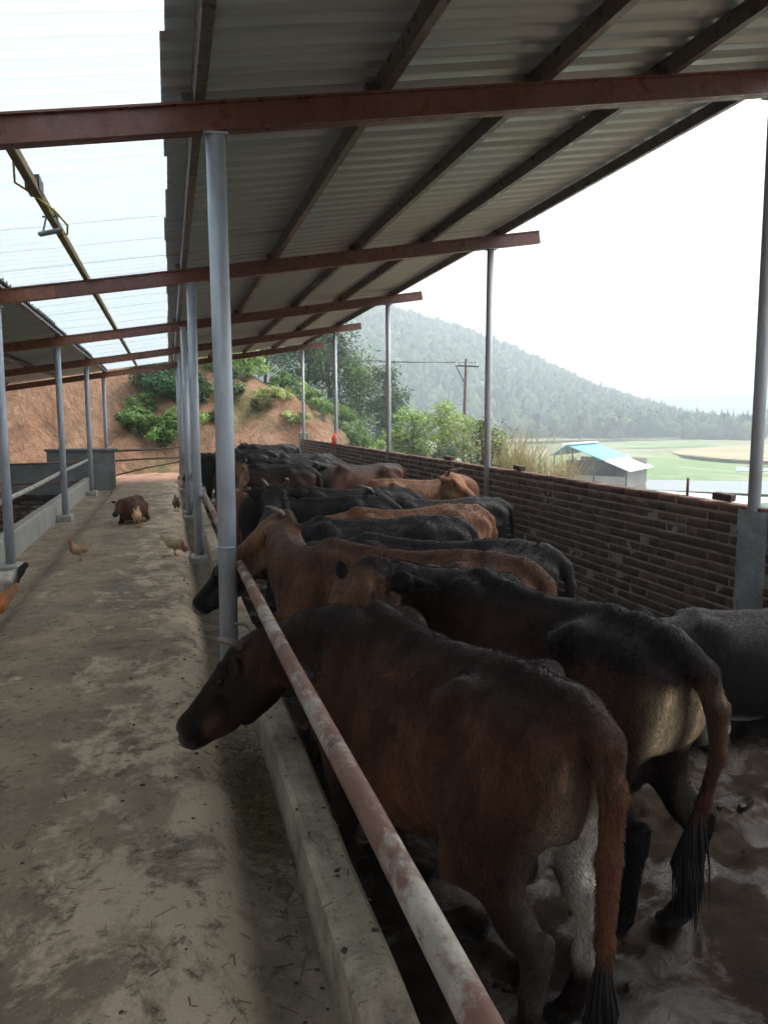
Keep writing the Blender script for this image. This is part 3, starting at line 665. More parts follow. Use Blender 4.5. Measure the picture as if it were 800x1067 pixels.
# ------------------------------------------------------------------ animals: one smooth skin each, from blended distance fields
class Body:
    def __init__(s, h): s.h = h; s.p = []
    def cap(s, a, b, ra, rb, side=None, sq=1.0, k=.035, cut=False):
        a = np.array(a, float); b = np.array(b, float); ba = b-a; L2 = ba@ba+1e-9
        sd = None
        if side is not None: sd = np.array(side, float); sd /= np.linalg.norm(sd)
        def f(P):
            t = np.clip((P-a)@ba/L2, 0, 1); v = P-a-t[:, None]*ba
            if sd is not None: v = v+sd*((v@sd)*(1/sq-1))[:, None]
            return (np.sqrt((v*v).sum(1))-(ra+(rb-ra)*t))*(1 if sd is None else min(1, .4+.6*sq))
        m = max(ra, rb)*1.02; s.p.append((f, np.minimum(a, b)-m, np.maximum(a, b)+m, -k if cut else k)); return s
    def chain(s, pts, rad, side=None, sq=1.0, k=.035):
        for i in range(len(pts)-1): s.cap(pts[i], pts[i+1], rad[i], rad[i+1], side, sq, k)
        return s
    def loft(s, sec, o, u, v, w_, k=.04, egg=.2, pw=2.2):
        """sections (t, ztop, zbot, halfwidth) along u from o, v sideways, w_ up"""
        o, u, v, w_ = [np.array(q, float) for q in (o, u, v, w_)]; sec = np.array(sec, float)
        tt = np.linspace(sec[0, 0], sec[-1, 0], 90)
        def cub(c):
            x = sec[:, 0]; y = sec[:, c]; m = np.gradient(y, x); out = np.empty_like(tt)
            i = np.clip(np.searchsorted(x, tt)-1, 0, len(x)-2); hh = x[i+1]-x[i]; q = (tt-x[i])/hh
            return (2*q**3-3*q**2+1)*y[i]+(q**3-2*q**2+q)*hh*m[i]+(-2*q**3+3*q**2)*y[i+1]+(q**3-q**2)*hh*m[i+1]
        zt, zb, hw = cub(1), cub(2), cub(3)
        def f(P):
            D = P-o; t = D@u; y = D@v; z = D@w_; tc = np.clip(t, tt[0], tt[-1])
            a = np.interp(tc, tt, zt); b_ = np.interp(tc, tt, zb); hwid = np.interp(tc, tt, hw)
            c = (a+b_)/2; hh = (a-b_)/2; zz = (z-c)/hh; wid = hwid*(1-egg*np.clip(zz, -1.2, 1.2))
            q = (np.abs(y/wid)**pw+np.abs(zz)**pw)**(1/pw)-1
            d = q*np.minimum(hwid, hh); e = np.maximum(tt[0]-t, t-tt[-1])
            return np.where(e > 0, np.sqrt(np.maximum(d, 0)**2+np.maximum(e, 0)**2), np.maximum(d, e))
        mx = max(np.abs(sec[:, 1:]).max(), .01); cs = []
        for q in sec:
            for zz in (q[1], q[2]):
                for yy in (-q[3]*1.3, q[3]*1.3): cs.append(o+u*q[0]+w_*zz+v*yy)
        cs = np.array(cs); s.p.append((f, cs.min(0)-.02, cs.max(0)+.02, k)); return s
    def mesh(s):
        h = s.h; lo = np.min([p[1] for p in s.p], 0)-4*h; hi = np.max([p[2] for p in s.p], 0)+4*h
        N = np.ceil((hi-lo)/h).astype(int)+1; D = np.full(N, .2, np.float32)
        for f, a, b_, k in s.p:
            cut = k < 0; k = abs(k); m = k+3*h; i0 = np.maximum(0, ((a-m-lo)/h).astype(int)); i1 = np.minimum(N, np.ceil((b_+m-lo)/h).astype(int)+1)
            ax = [lo[q]+h*np.arange(i0[q], i1[q]) for q in range(3)]
            G = np.stack(np.meshgrid(*ax, indexing='ij'), -1); sh = G.shape[:3]; d = f(G.reshape(-1, 3)).reshape(sh)
            sl_ = tuple(slice(i0[q], i1[q]) for q in range(3)); C_ = D[sl_]
            if cut: hh = np.maximum(k-np.abs(C_+d), 0)/k; D[sl_] = np.maximum(C_, -d)+hh*hh*k*.25
            else: hh = np.maximum(k-np.abs(C_-d), 0)/k; D[sl_] = np.minimum(C_, d)-hh*hh*k*.25
        V, F = surf_nets(D, lo, h)
        a = V[F[:, 2]]-V[F[:, 0]]; b_ = V[F[:, 3]]-V[F[:, 1]]; fn = np.cross(a, b_); N_ = np.zeros_like(V)
        for q in range(4): np.add.at(N_, F[:, q], fn)
        s.N = N_/(np.linalg.norm(N_, axis=1)[:, None]+1e-9); return V, F
def surf_nets(D, lo, h):
    sg = D < 0; n = D.shape; cs = [(i, j, k) for i in (0, 1) for j in (0, 1) for k in (0, 1)]
    sub = lambda A, c: A[c[0]:n[0]-1+c[0], c[1]:n[1]-1+c[1], c[2]:n[2]-1+c[2]]
    cnt = sum(sub(sg, c).astype(np.int8) for c in cs); act = (cnt > 0) & (cnt < 8); I = np.argwhere(act); idx = -np.ones(act.shape, np.int64); idx[act] = np.arange(len(I))
    acc = np.zeros((len(I), 3)); num = np.zeros(len(I)); vals = {c: D[I[:, 0]+c[0], I[:, 1]+c[1], I[:, 2]+c[2]] for c in cs}
    for a in cs:
        for ax in range(3):
            if a[ax]: continue
            b = list(a); b[ax] = 1; b = tuple(b); da, db = vals[a], vals[b]; x = (da < 0) != (db < 0); t = np.where(x, da/(da-db+1e-12), 0)
            p = np.tile(np.array(a, float), (len(I), 1)); p[:, ax] = t; acc += p*x[:, None]; num += x
    V = lo+h*(I+acc/num[:, None]); Fs = []
    for ax in range(3):
        o1, o2 = (ax+1) % 3, (ax+2) % 3; s0 = [slice(None)]*3; s1 = [slice(None)]*3; s0[ax] = slice(0, -1); s1[ax] = slice(1, None)
        ch = sg[tuple(s0)] != sg[tuple(s1)]; E_ = np.argwhere(ch); E_ = E_[(E_[:, o1] > 0) & (E_[:, o2] > 0) & (E_[:, o1] < n[o1]-1) & (E_[:, o2] < n[o2]-1)]
        q = []
        for d1, d2 in ((1, 1), (0, 1), (0, 0), (1, 0)):
            C_ = E_.copy(); C_[:, o1] -= d1; C_[:, o2] -= d2; q.append(idx[C_[:, 0], C_[:, 1], C_[:, 2]])
        q = np.stack(q, 1); ins = sg[E_[:, 0], E_[:, 1], E_[:, 2]]; q[~ins] = q[~ins][:, ::-1]; Fs.append(q)
    F = np.concatenate(Fs)
    # light relaxing
    for it in range(2):
        A = np.zeros_like(V); c = np.zeros(len(V))
        for a, b in ((0, 1), (1, 2), (2, 3), (3, 0)):
            np.add.at(A, F[:, a], V[F[:, b]]); np.add.at(c, F[:, a], 1); np.add.at(A, F[:, b], V[F[:, a]]); np.add.at(c, F[:, b], 1)
        V = V*.5+.5*A/c[:, None]
    return V, F

SECT = [(-.63, .99, .86, .05), (-.60, 1.03, .76, .12), (-.52, 1.085, .70, .165), (-.42, 1.12, .64, .195), (-.28, 1.14, .58, .215), (-.12, 1.12, .53, .235), (.06, 1.11, .47, .262),
        (.24, 1.11, .47, .255), (.38, 1.125, .49, .215), (.48, 1.15, .51, .185), (.60, 1.09, .55, .165), (.70, 1.0, .60, .135), (.77, .92, .66, .07)]
BLK = (.008, .0065, .0065)
COATS = {  # flank, back, leg, face, pale patch
    'brown': ((.066, .027, .016), (.02, .0135, .012), (.016, .0085, .006), (.018, .011, .009), (.46, .36, .26)),
    'dark': ((.036, .016, .011), (.013, .0105, .011), (.008, .006, .0055), (.1, .048, .028), (.5, .38, .24)),
    'tan': ((.115, .053, .03), (.08, .038, .024), (.05, .025, .016), (.17, .085, .045), (.5, .34, .2)),
    'orange': ((.155, .068, .036), (.12, .054, .031), (.09, .04, .02), (.16, .07, .03), (.5, .33, .18)),
    'calf': ((.1, .042, .026), (.07, .032, .022), (.05, .025, .018), (.09, .04, .025), (.4, .3, .2)),
    'black': (BLK, (.014, .012, .013), (.012, .011, .011), (.014, .012, .012), (.05, .042, .036)),
    'grey': ((.022, .0175, .0165), (.018, .0165, .018), (.012, .01, .0095), (.016, .013, .012), (.10, .085, .07))}
def mixc(c, col, m): return c+(np.array(col)-c)*np.clip(m, 0, 1)[:, None]

def hair(V, F, N_, col, n, ln, lean, seed, parent, rad=.0009):
    """short combed coat: n strands rooted on the hide"""
    r = np.random.default_rng(seed); a = V[F]; ar = np.linalg.norm(np.cross(a[:, 2]-a[:, 0], a[:, 3]-a[:, 1]), axis=1); k = r.choice(len(F), n, p=ar/ar.sum())
    u, v = r.random((n, 1)), r.random((n, 1)); W = [(1-u)*(1-v), u*(1-v), u*v, (1-u)*v]; p = sum(W[q]*V[F[k, q]] for q in range(4)); nn = sum(W[q]*N_[F[k, q]] for q in range(4)); c = sum(W[q]*col[F[k, q]] for q in range(4))
    L_ = ln(p)*r.uniform(.6, 1.25, n); d = lean(p)+r.normal(0, .16, (n, 3)); d -= nn*(d*nn).sum(1)[:, None]; d /= np.linalg.norm(d, axis=1)[:, None]+1e-6
    # locks: neighbouring hairs cling together
    d = d+.35*np.stack([nz(p, 20, 5, 2), nz(p, 20, 6, 2), nz(p, 20, 7, 2)], -1); P0 = p-nn*.001; P1 = P0+(d*.6+nn*.42)*(L_*.5)[:, None]; P2_ = P0+(d*1.0+nn*.32)*L_[:, None]
    hc = bpy.data.hair_curves.new('hair'); hc.add_curves([3]*n); hc.points.foreach_set('position', np.stack([P0, P1, P2_], 1).astype(np.float32).ravel())
    at = hc.attributes.new('radius', 'FLOAT', 'POINT'); at.data.foreach_set('value', np.tile(np.array([rad, rad*.8, rad*.2], np.float32), n))
    c = np.clip(c*(r.uniform(.6, 1.5, (n, 1)))*(1+.45*nz(p*np.array([1, 1, .4]), 9, 9, 3))[:, None], .004, 1); at = hc.attributes.new('coat', 'FLOAT_COLOR', 'CURVE'); at.data.foreach_set('color', np.concatenate([c, np.ones((n, 1))], 1).astype(np.float32).ravel())
    hc.materials.append(M['hair']); o = bpy.data.objects.new('hair', hc); COL.objects.link(o); o.parent = parent; return o
def m_hair():
    b = NB('coat_hair'); return b.fin(b.attr('coat'), .42, 0, None, .14)
M['hair'] = m_hair()
def cow(label, loc, hd, sc, coat, poll=None, nose=None, world=True, h=.018, rump=.0, horns=.1, tail='hang', lying=False, fat=1.0, seed=0, inner=0.0, roll=0., ears=1.0, name='cow', cat='cow', group='cattle in the shed', thin=.0, hs=1.12, low=0., hairs=0, legs=(0, 0, 0, 0), muzzle=(.05, .042, .038)):
    root = empty(name, (*loc, -.14), R(hd), sc); tag(root, label, cat, group)
    ca, sa = math.cos(R(hd)), math.sin(R(hd))
    def L(p):
        p = np.array(p, float)
        if not world: return p
        d = p-np.array([*loc, -.14]); return np.array([d[0]*ca+d[1]*sa, -d[0]*sa+d[1]*ca, d[2]])/sc
    if poll is None: poll, nose, wl = (.98, .05, .95), (1.28, .08, .62), False; P_, N_ = np.array(poll), np.array(nose)
    else: P_, N_ = L(poll), L(nose)
    B = Body(h); dz = -.40 if lying else 0.0; X = np.array
    B.loft([(a, b+dz, c+dz, d*fat) for a, b, c, d in SECT], (0, 0, 0), (1, 0, 0), (0, 1, 0), (0, 0, 1), .05, .23, 2.15)
    z_ = lambda p: (p[0], p[1], p[2]+dz)
    B.chain([z_((-.40, 0, 1.105)), z_((-.54, 0, 1.085)), z_((-.61, 0, 1.05))], [.05, .048, .042], k=.05)      # tail head
    B.chain([z_((-.3, 0, 1.115)), z_((.1, 0, 1.085)), z_((.46, 0, 1.125))], [.035, .03, .04], k=.05)             # spine
    for s in (-1, 1):
        B.cap(z_((-.28, .155*s, 1.065)), z_((-.20, .19*s, 1.02)), .042, .035, k=.10)        # hook bone
        B.cap(z_((-.585, .085*s, .975)), z_((-.57, .09*s, .93)), .048, .05, k=.05)         # pin bone
        B.cap(z_((.44, .12*s, 1.04)), z_((.60, .165*s, .72)), .10, .105, (0, 1, 0), .55, .06)   # shoulder
        if thin:
            for q in range(6): B.cap(z_((-.06+.07*q, (.225+.012*q*(q < 3))*s*fat, .92)), z_((-.10+.075*q, .235*s*fat, .66)), .016, .014, k=.03)
        B.cap(z_((-.43, .105*s, .93)), z_((-.40, .135*s, .66)), .165, .118, (0, 1, 0), .72, .06)   # thigh
    for s in (-1, 1):     # hollows: flank, behind the shoulder, between hook and pin bones, above the stifle
        q = .75+.5*thin
        B.cap(z_((-.10, (.315-.012*q)*s*fat, .985)), z_((-.02, (.325-.012*q)*s*fat, .97)), .095, .085, k=-0.0+.07, cut=True)
        B.cap(z_((.29, .325*s*fat, .95)), z_((.33, .325*s*fat, .66)), .088, .088, k=.06, cut=True)
        B.cap(z_((-.43, .265*s, 1.02)), z_((-.50, .235*s, .98)), .075, .07, k=.06, cut=True)
        B.cap(z_((-.22, .335*s, .80)), z_((-.20, .33*s, .62)), .10, .10, k=.06, cut=True)
        B.cap(z_((-.645, .035*s, .93)), z_((-.665, .03*s, .75)), .034, .03, k=.03, cut=True)
        B.cap(z_((-.285, .165*s, 1.075)), z_((-.255, .182*s, 1.06)), .03, .026, k=.05)
    if not lying:
        lg = legs
        for q, s in enumerate((1, -1)):
            o = lg[q]
            B.chain([(-.36, .145*s, .74), (-.30+.2*o, .165*s, .58)], [.12, .085], (0, 1, 0), .8, .05)
            B.chain([(-.36+.2*o, .15*s, .62), (-.50+.7*o, .14*s, .47), (-.565+.9*o, .132*s, .415)], [.10, .056, .042], (0, 1, 0), .72, .04)
            B.cap((-.565+.9*o, .132*s, .43), (-.612+.9*o, .132*s, .487), .034, .022, None, 1, .025)
            B.chain([(-.575+.9*o, .132*s, .44), (-.545+1.*o, .13*s, .28), (-.53+1.05*o, .13*s, .13)], [.041, .028, .034], None, 1, .025)
            B.chain([(-.597+.9*o, .132*s, .44), (-.567+1.*o, .13*s, .16)], [.014, .014], None, 1, .018)
            B.chain([(-.53+1.05*o, .13*s, .13), (-.495+1.05*o, .13*s, .06)], [.036, .04], None, 1, .02)
            for e in (-1, 1): B.chain([(-.495+1.05*o, .13*s+.021*e, .055), (-.45+1.05*o, .13*s+.021*e, .022)], [.034, .03], None, 1, .012)
            o = lg[2+q]
            B.chain([(.57, .15*s, .74), (.47+.3*o, .155*s, .56)], [.105, .075], (0, 1, 0), .75, .05)
            B.chain([(.47+.3*o, .152*s, .58), (.49+.6*o, .14*s, .34), (.49+.75*o, .135*s, .31)], [.075, .042, .044], None, 1, .035)
            B.chain([(.49+.75*o, .135*s, .31), (.49+.9*o, .13*s, .13), (.52+.9*o, .13*s, .06)], [.038, .035, .038], None, 1, .03)
            for e in (-1, 1): B.chain([(.52+.9*o, .13*s+.02*e, .055), (.56+.9*o, .13*s+.02*e, .022)], [.033, .028], None, 1, .012)
        B.cap((-.28, 0, .57), (-.36, 0, .56), .08, .075, None, 1, .07)
    else:
        for s in (-1, 1):
            B.chain([(-.42, .2*s, .42), (-.12, .3*s, .2), (-.38, .33*s, .07), (-.16, .34*s, .05)], [.13, .085, .05, .04], k=.05)
            B.chain([(.55, .16*s, .34), (.45, .22*s, .12), (.68, .22*s, .06), (.5, .2*s, .04)], [.1, .07, .045, .04], k=.04)
    # neck
    base = X(z_((.60, 0, .90))); base2 = X(z_((.44, 0, 1.0))); hu = N_-P_; hl = np.linalg.norm(hu); hu /= hl
    up0 = X((0, 0, 1.)); 
    if abs(hu@up0) > .92: up0 = X((1., 0, 0))*np.sign(-hu[2])
    hv = np.cross(up0, hu); hv /= np.linalg.norm(hv); hw_ = np.cross(hu, hv)
    if roll: c_, s_ = math.cos(roll), math.sin(roll); hv, hw_ = hv*c_+hw_*s_, hw_*c_-hv*s_
    K = .50/1.0; tgt = P_+hu*.04-hw_*.07
    ctrl = base+X((.22, 0, .06)); npts = [(1-t)**2*base+2*t*(1-t)*ctrl+t*t*tgt for t in np.linspace(0, 1, 6)]
    nd = tgt-base; nside = np.cross(nd, (0, 0, 1)); nside = nside/(np.linalg.norm(nside)+1e-6)
    B.chain(npts, [.19, .168, .148, .132, .118, .098], nside, .62, .07)
    B.chain([base2, base2*.45+npts[3]*.55+X((0, 0, .05-low)), P_-hw_*(.02+low*.3)-hu*.02], [.09, .075-low*.2, .06], nside, .6, .07)
    B.chain([npts[4]-X((0, 0, .06)), npts[2]-X((0, 0, .15)), X(z_((.66, 0, .56)))], [.05, .05, .055], nside, .3, .05)   # dewlap
    # head (length .5)
    HS = [(-.03, .02, -.13, .075), (.03, .048, -.195, .098), (.11, .044, -.212, .104), (.17, .036, -.208, .096), (.25, .025, -.182, .077), (.33, .016, -.158, .064), (.40, .012, -.134, .063), (.44, .012, -.13, .071), (.475, .0, -.126, .071), (.497, -.022, -.105, .052)]
    HS = [tuple(q*hs for q in p) for p in HS]; hu0 = hu
    B.loft(HS, P_, hu, hv, hw_, .03, .12, 2.3)
    for s in (-1, 1):
        B.cap(P_+hs*(hu*.10+hv*.075*s+hw_*.012), P_+hs*(hu*.165+hv*.078*s-hw_*.008), .03, .026, k=.025)     # brow
        B.cap(P_+hs*(hu*.10+hv*.066*s-hw_*.15), P_+hs*(hu*.19+hv*.056*s-hw_*.165), .055, .04, k=.04)           # cheek
        B.cap(P_+hs*(hu*.462+hv*.034*s-hw_*.035), P_+hs*(hu*.468+hv*.036*s-hw_*.05), .024, .022, k=.02)      # nostril rim
        if ears:
            e0 = P_+hs*(hu*.035+hv*.085*s-hw_*.02); e1 = e0+hv*.085*s*ears-hw_*.01-hu*.03; e2 = e0+hv*.19*s*ears-hw_*(.02+.025*(seed % 3))-hu*.085
            B.chain([e0, e1, e2], [.026, .052, .012], hu*.8+hw_*.6, .3, .02)
    B.cap(P_+hs*(hu*.30-hw_*.15), P_+hs*(hu*.44-hw_*.112), .03, .026, hv, 1.2, .03)
    for s in (-1, 1):
        B.cap(P_+hs*(hu*.478+hv*.044*s-hw_*.03), P_+hs*(hu*.497+hv*.034*s-hw_*.034), .013*hs, .014*hs, k=.012, cut=True)        # nostril
        B.cap(P_+hs*(hu*.37+hv*.068*s-hw_*.094), P_+hs*(hu*.49+hv*.06*s-hw_*.094), .007*hs, .008*hs, k=.012, cut=True)       # mouth line
        B.cap(P_+hs*(hu*.125+hv*.104*s-hw_*.03), P_+hs*(hu*.16+hv*.1*s-hw_*.036), .017*hs, .015*hs, k=.02, cut=True)               # eye socket
        B.cap(P_+hs*(hu*.118+hv*.083*s-hw_*.036), P_+hs*(hu*.168+hv*.078*s-hw_*.04), .013*hs, .011*hs, k=.015)                    # lower lid
        B.cap(P_+hs*(hu*.20+hv*.078*s-hw_*.075), P_+hs*(hu*.33+hv*.07*s-hw_*.07), .022*hs, .018*hs, k=.03, cut=True)                # hollow below the cheekbone
    # tail
    rt_ = {'hang': [(-.60, 0, 1.06), (-.665, 0, 1.01), (-.695, .0, .9), (-.70, .01, .72), (-.70, .015, .50), (-.695, .01, .33)],
           'swing': [(-.60, 0, 1.06), (-.66, -.015, 1.01), (-.70, -.035, .9), (-.71, -.04, .75), (-.685, -.015, .58), (-.65, .01, .44)],
           'lie': [(-.60, 0, 1.06), (-.67, .03, .98), (-.70, .08, .8), (-.70, .14, .62), (-.68, .24, .5), (-.6, .3, .46)]}['lie' if lying else tail]
    rt_ = [X(z_(p)) for p in rt_]
    B.chain(rt_, [.048, .042, .034, .027, .022, .019], None, 1, .022)
    V, F = B.mesh(); V = V+B.N*(.0035*nz(V*np.array([1, 1, .5]), 16, seed+3, 3)+.0028*nz(V*np.array([1.2, 1.2, .35]), 38, seed+4, 2))[:, None]
    # ---- coat markings on the hide
    fl_, bk, leg, face, pale = [X(q) for q in COATS[coat]]
    n1 = nz(V, 4.5, seed, 3); n2 = nz(V, 14, seed+1, 2); x, y, z = V.T; zz = z-dz; c = np.tile(fl_, (len(V), 1))
    c = c*(1+.16*n1[:, None])
    c = mixc(c, bk, sstep(.98, 1.10, zz+.05*n1)*.9); c = mixc(c, bk, sstep(.52, .7, x+.06*n1)*sstep(.75, .95, zz)*.75)
    if not lying: c = mixc(c, leg, sstep(.66, .42, zz+.05*n1)*.92)
    c = mixc(c, leg*.9, sstep(-.2, -.42, x+.05*n1)*sstep(.88, .66, zz+.05*n1)*.6)
    if coat == 'brown': c = mixc(c, (.105, .042, .022), sstep(.15, .75, nz(V*np.array([1.4, 1.4, .35]), 9, seed+7, 3)+.4*sstep(.9, .6, zz))*sstep(.98, .85, zz)*sstep(.45, .6, zz)*sstep(-.5, -.3, x)*.75)
    if rump:
        rr = np.exp(-((np.abs(y)-.085)/(.018+.036*sstep(.42, .86, zz)))**2)*sstep(-.50, -.60, x+.012*n2)*sstep(.34, .62, zz)*sstep(1.0, .92, zz+.02*n1)
        c = mixc(c, pale, rr*1.6*rump*(.8+.2*n2))
    if inner:
        ii = sstep(.125, .085, np.abs(np.abs(y)-.06)+.01*n2)*sstep(-.36, -.5, x)*sstep(.2, .3, zz)*sstep(.88, .72, zz)
        ii = ii*np.where(y < 0, 1, .08); c = mixc(c, (.5, .44, .38), ii*inner*(.8+.2*n1))
    if lying: c = mixc(c, (.5, .46, .4), sstep(.17, .10, z+.02*n1)*sstep(.08, .2, x)*sstep(.62, .45, x)*sstep(.02, .2, np.abs(y))*.95*(name == 'cow'))
    D_ = V-P_; a_ = D_@hu/hs; b_ = D_@hv/hs; w2 = D_@hw_/hs; inh = (a_ > -.04) & (np.abs(b_) < .125) & (np.abs(w2) < .30) & (a_ < .56)
    hm = inh*sstep(-.02, .07, a_); c = mixc(c, face*(1+.2*n1[:, None]), hm)
    c = mixc(c, bk*.8, hm*sstep(.2, .36, a_+.03*n1)*.85)
    c = mixc(c, fl_*1.25, hm*sstep(.2, .3, a_)*sstep(.42, .36, a_)*sstep(-.05, -.1, w2)*.5)
    c = mixc(c, muzzle, inh*sstep(.435, .46, a_))
    if coat in ('tan', 'orange'): c = mixc(c, (.38, .25, .15), hm*sstep(-.09, -.14, w2)*.5)
    ear = (np.abs(b_) > .10) & (np.abs(a_) < .12) & (np.abs(w2) < .16)
    c = mixc(c, bk, ear*.7)
    tl = (x < -.655) & (zz < 1.03); c = mixc(c, fl_*1.15, tl*sstep(1.0, .9, zz)*.9); c = mixc(c, (.088, .036, .02), tl*sstep(1.0, .8, zz)*(.9 if coat == 'brown' else -.0+.12 if coat == 'dark' else 0)); c = mixc(c, BLK, tl*sstep(.5, .36, zz)*.9)
    hoof = (z < .075) & (not lying); c = mixc(c, (.02, .018, .016), hoof*1.0)
    c = np.clip(c, .004, 1); np_mesh('body', V, F, M['coat'], c, 'coat', root, True)
    if hairs:
        def ln(p):
            q = p-P_; l = np.where((q@hu > .0) & (np.linalg.norm(q, axis=1) < .62), .006, .013)+.012*((p[:, 2] < .56) & (np.abs(p[:, 0]) < .3))+.001*((p[:, 0] < -.66) & (p[:, 2] < .98)); return l*np.where(p[:, 2] < .3, .6, 1)
        hair(V, F, B.N, c, hairs, ln if hairs > 20000 else (lambda p: ln(p)*1.1), lambda p: np.array([-.55, 0, -.7])+0*p, seed, root, .0009 if hairs > 20000 else .0018)
    # ---- eyes, horns, tail tuft
    for s in (-1, 1):
        m_ = MB(); e = P_+hs*(hu*.142+hv*.0905*s-hw_*.016)
        m_.tube([e+hu*.021, e+hu*.019, e+hu*.012, e, e-hu*.012, e-hu*.019, e-hu*.021], [.001, .009, .016, .019, .016, .009, .001], 12); m_.build('eye', M['eye'], root, True)
        if horns:
            hb = P_+hs*(hv*.062*s+hw_*.03-hu*.005); q = horns
            m_ = MB(); m_.tube([hb-hw_*.02, hb+hv*.3*q*s+hw_*.3*q, hb+hv*.45*q*s+hw_*.75*q+hu*.25*q, hb+hv*.25*q*s+hw_*1.1*q+hu*.6*q], [.02, .017, .012, .003], 10); m_.build('horn', M['horn'], root, True)
    if not lying:
        m_ = MB(); r_ = random.Random(seed); T = rt_[-1]; T0 = rt_[-2]; dr = (T-T0)/np.linalg.norm(T-T0); ns = 170 if h < .015 else 14
        m_.tube([T0+dr*.06, T, T+dr*.09, T+X((0, 0, -.19)), T+X((.0, 0, -.27))], [.018, .024, .026, .018, .003], 9)
        for q in range(ns):
            t = r_.uniform(0, 6.28); ra = r_.uniform(.006, .042); of = X((math.cos(t)*ra, math.sin(t)*ra, 0)); le = r_.uniform(.14, .33)
            st = T0+(T-T0)*r_.uniform(.3, 1.0); m_.tube([st+of*.5, st+of*1.1-X((0, 0, le*.5)), st+of*r_.uniform(.3, 1.5)-X((0, 0, le))], [.005, .0045, .0008], 4, False)
        m_.c = [np.tile(np.array((.013, .011, .011)), (len(q), 1)) for q in m_.v]; m_.build('tail_tuft', M['tuft'], root, True, 'tint')
    return root
def place(T, hd, sc):      # root position from the tail head
    return (T[0]+.58*sc*math.cos(R(hd)), T[1]+.58*sc*math.sin(R(hd)))
TIME0 = __import__('time').time()
cow('brown cow nearest the camera, long reddish tail hanging, head pushed under the pipe rail', place((.97, 1.66), 106, .94), 106, .94, 'brown', (.30, 3.2, .665), (-.02, 3.43, .245), h=.0098, hairs=90000, rump=.12, horns=.085, hs=1.22, low=.07, seed=1, inner=1.0, thin=1, legs=(.0, .06, 0, .05), roll=-.12)
cow('very dark brown cow behind the nearest one, with a cream patch under its tail', place((1.52, 2.02), 105, .96), 105, .96, 'dark', (.77, 3.02, .99), (.54, 2.88, .73), h=.0108, hairs=70000, rump=1.0, horns=0, seed=2, tail='swing', legs=(.03, -.02, .05, 0))
cow('black cow lying by the brick wall, a white patch on its belly', (3.2, 3.55), 178, .92, 'black', (2.25, 3.8, .25), (2.0, 3.75, -.02), h=.014, hairs=40000, seed=3, lying=True, horns=0)
cow('light brown cow with a cream throat, its face beside the nearest post', place((1.58, 3.2), 141, .98), 141, .98, 'tan', (.63, 4.58, 1.03), (.28, 4.55, .78), h=.0125, hairs=45000, rump=.9, horns=.06, low=.06, hs=1.05, seed=4, legs=(0, .05, 0, 0))
cow('black cow with a grey rump standing directly behind the light brown cow', place((1.93, 3.66), 150, .96), 150, .96, 'grey', (.85, 5.0, .75), (.65, 5.3, .45), h=.0165, hairs=14000, seed=5)
cow('black cow with its dark head down at the trough beyond the first post', place((1.94, 5.0), 176, .95), 176, .95, 'grey', (.42, 5.62, .62), (.12, 5.84, .25), h=.015, hairs=14000, seed=6, rump=.5, horns=.05, muzzle=(.22, .19, .17))
cow('orange-brown cow showing its pale orange rump beyond the black backs', place((2.28, 5.47), 187, .97), 187, .97, 'orange', (1.05, 5.2, .78), (.9, 5.4, .42), h=.018, hairs=9000, seed=7, rump=.6)
cow('black cow with a shiny rump standing close to the brick wall', place((2.98, 6.62), 172, .9), 172, .9, 'black', (1.75, 6.75, .95), (1.45, 6.75, .7), h=.018, hairs=9000, seed=8)
cow('black horned cow staring straight at the camera from the middle of the row', place((1.84, 6.5), 165, .95), 165, .95, 'black', (.86, 6.55, 1.03), (.72, 6.1, .82), h=.0145, hairs=10000, seed=9, horns=.1, ears=1.15)
cow('big orange-brown cow standing broadside across the row with a level back', place((1.66, 8.05), 182, .9), 182, .9, 'orange', (.78, 8.55, .8), (.62, 8.9, .5), h=.02, hairs=9000, seed=10)
cow('dark brown cow with shiny highlights on its back, in the middle of the pen', place((2.31, 7.35), 174, .95), 174, .95, 'grey', (1.0, 7.5, .9), (.7, 7.5, .6), h=.02, hairs=9000, seed=11)
cow('orange cow turned the other way, its head towards the brick wall', place((2.25, 8.75), -12, .93), -12, .93, 'orange', (3.1, 8.35, .98), (3.35, 8.1, .72), h=.02, seed=12)
cow('dark brown cow standing beside the brick wall far down the pen', place((3.45, 11.6), 188, .95), 188, .95, 'brown', (2.1, 11.3, .95), (1.8, 11.25, .65), h=.022, seed=13)
cow('black cow with pale streaks on its back, right of the farther black ones', place((2.85, 13.1), 178, .96), 178, .96, 'grey', (1.6, 13.2, .95), (1.3, 13.2, .7), h=.022, seed=14)
cow('black cow with a glossy back behind the big orange-brown cow', place((2.25, 11.8), 184, .97), 184, .97, 'grey', (.95, 11.6, .9), (.65, 11.5, .6), h=.022, seed=15)
cow('black cow farthest down the pen, next to the end of the brick wall', place((3.1, 19.9), 185, 1.02), 185, 1.02, 'black', (1.8, 19.8, 1.0), (1.5, 19.8, .75), h=.026, seed=16)
cow('black cow in the far group, its back level with the top of the brick wall', place((2.4, 17.2), 180, 1.0), 180, 1.0, 'black', (1.05, 17.0, 1.0), (.75, 17, .7), h=.026, seed=17)
cow('black cow standing nearest the rail in the far group', place((1.75, 14.8), 178, 1.0), 178, 1.0, 'black', (.55, 14.8, .95), (.25, 14.8, .6), h=.024, seed=18)
cow('brown-faced black cow looking along the rail from the far group', place((1.9, 10.6), 172, .98), 172, .98, 'dark', (.88, 10.3, 1.05), (.78, 9.9, .74), h=.02, seed=19, muzzle=(.2, .12, .08), horns=.06)
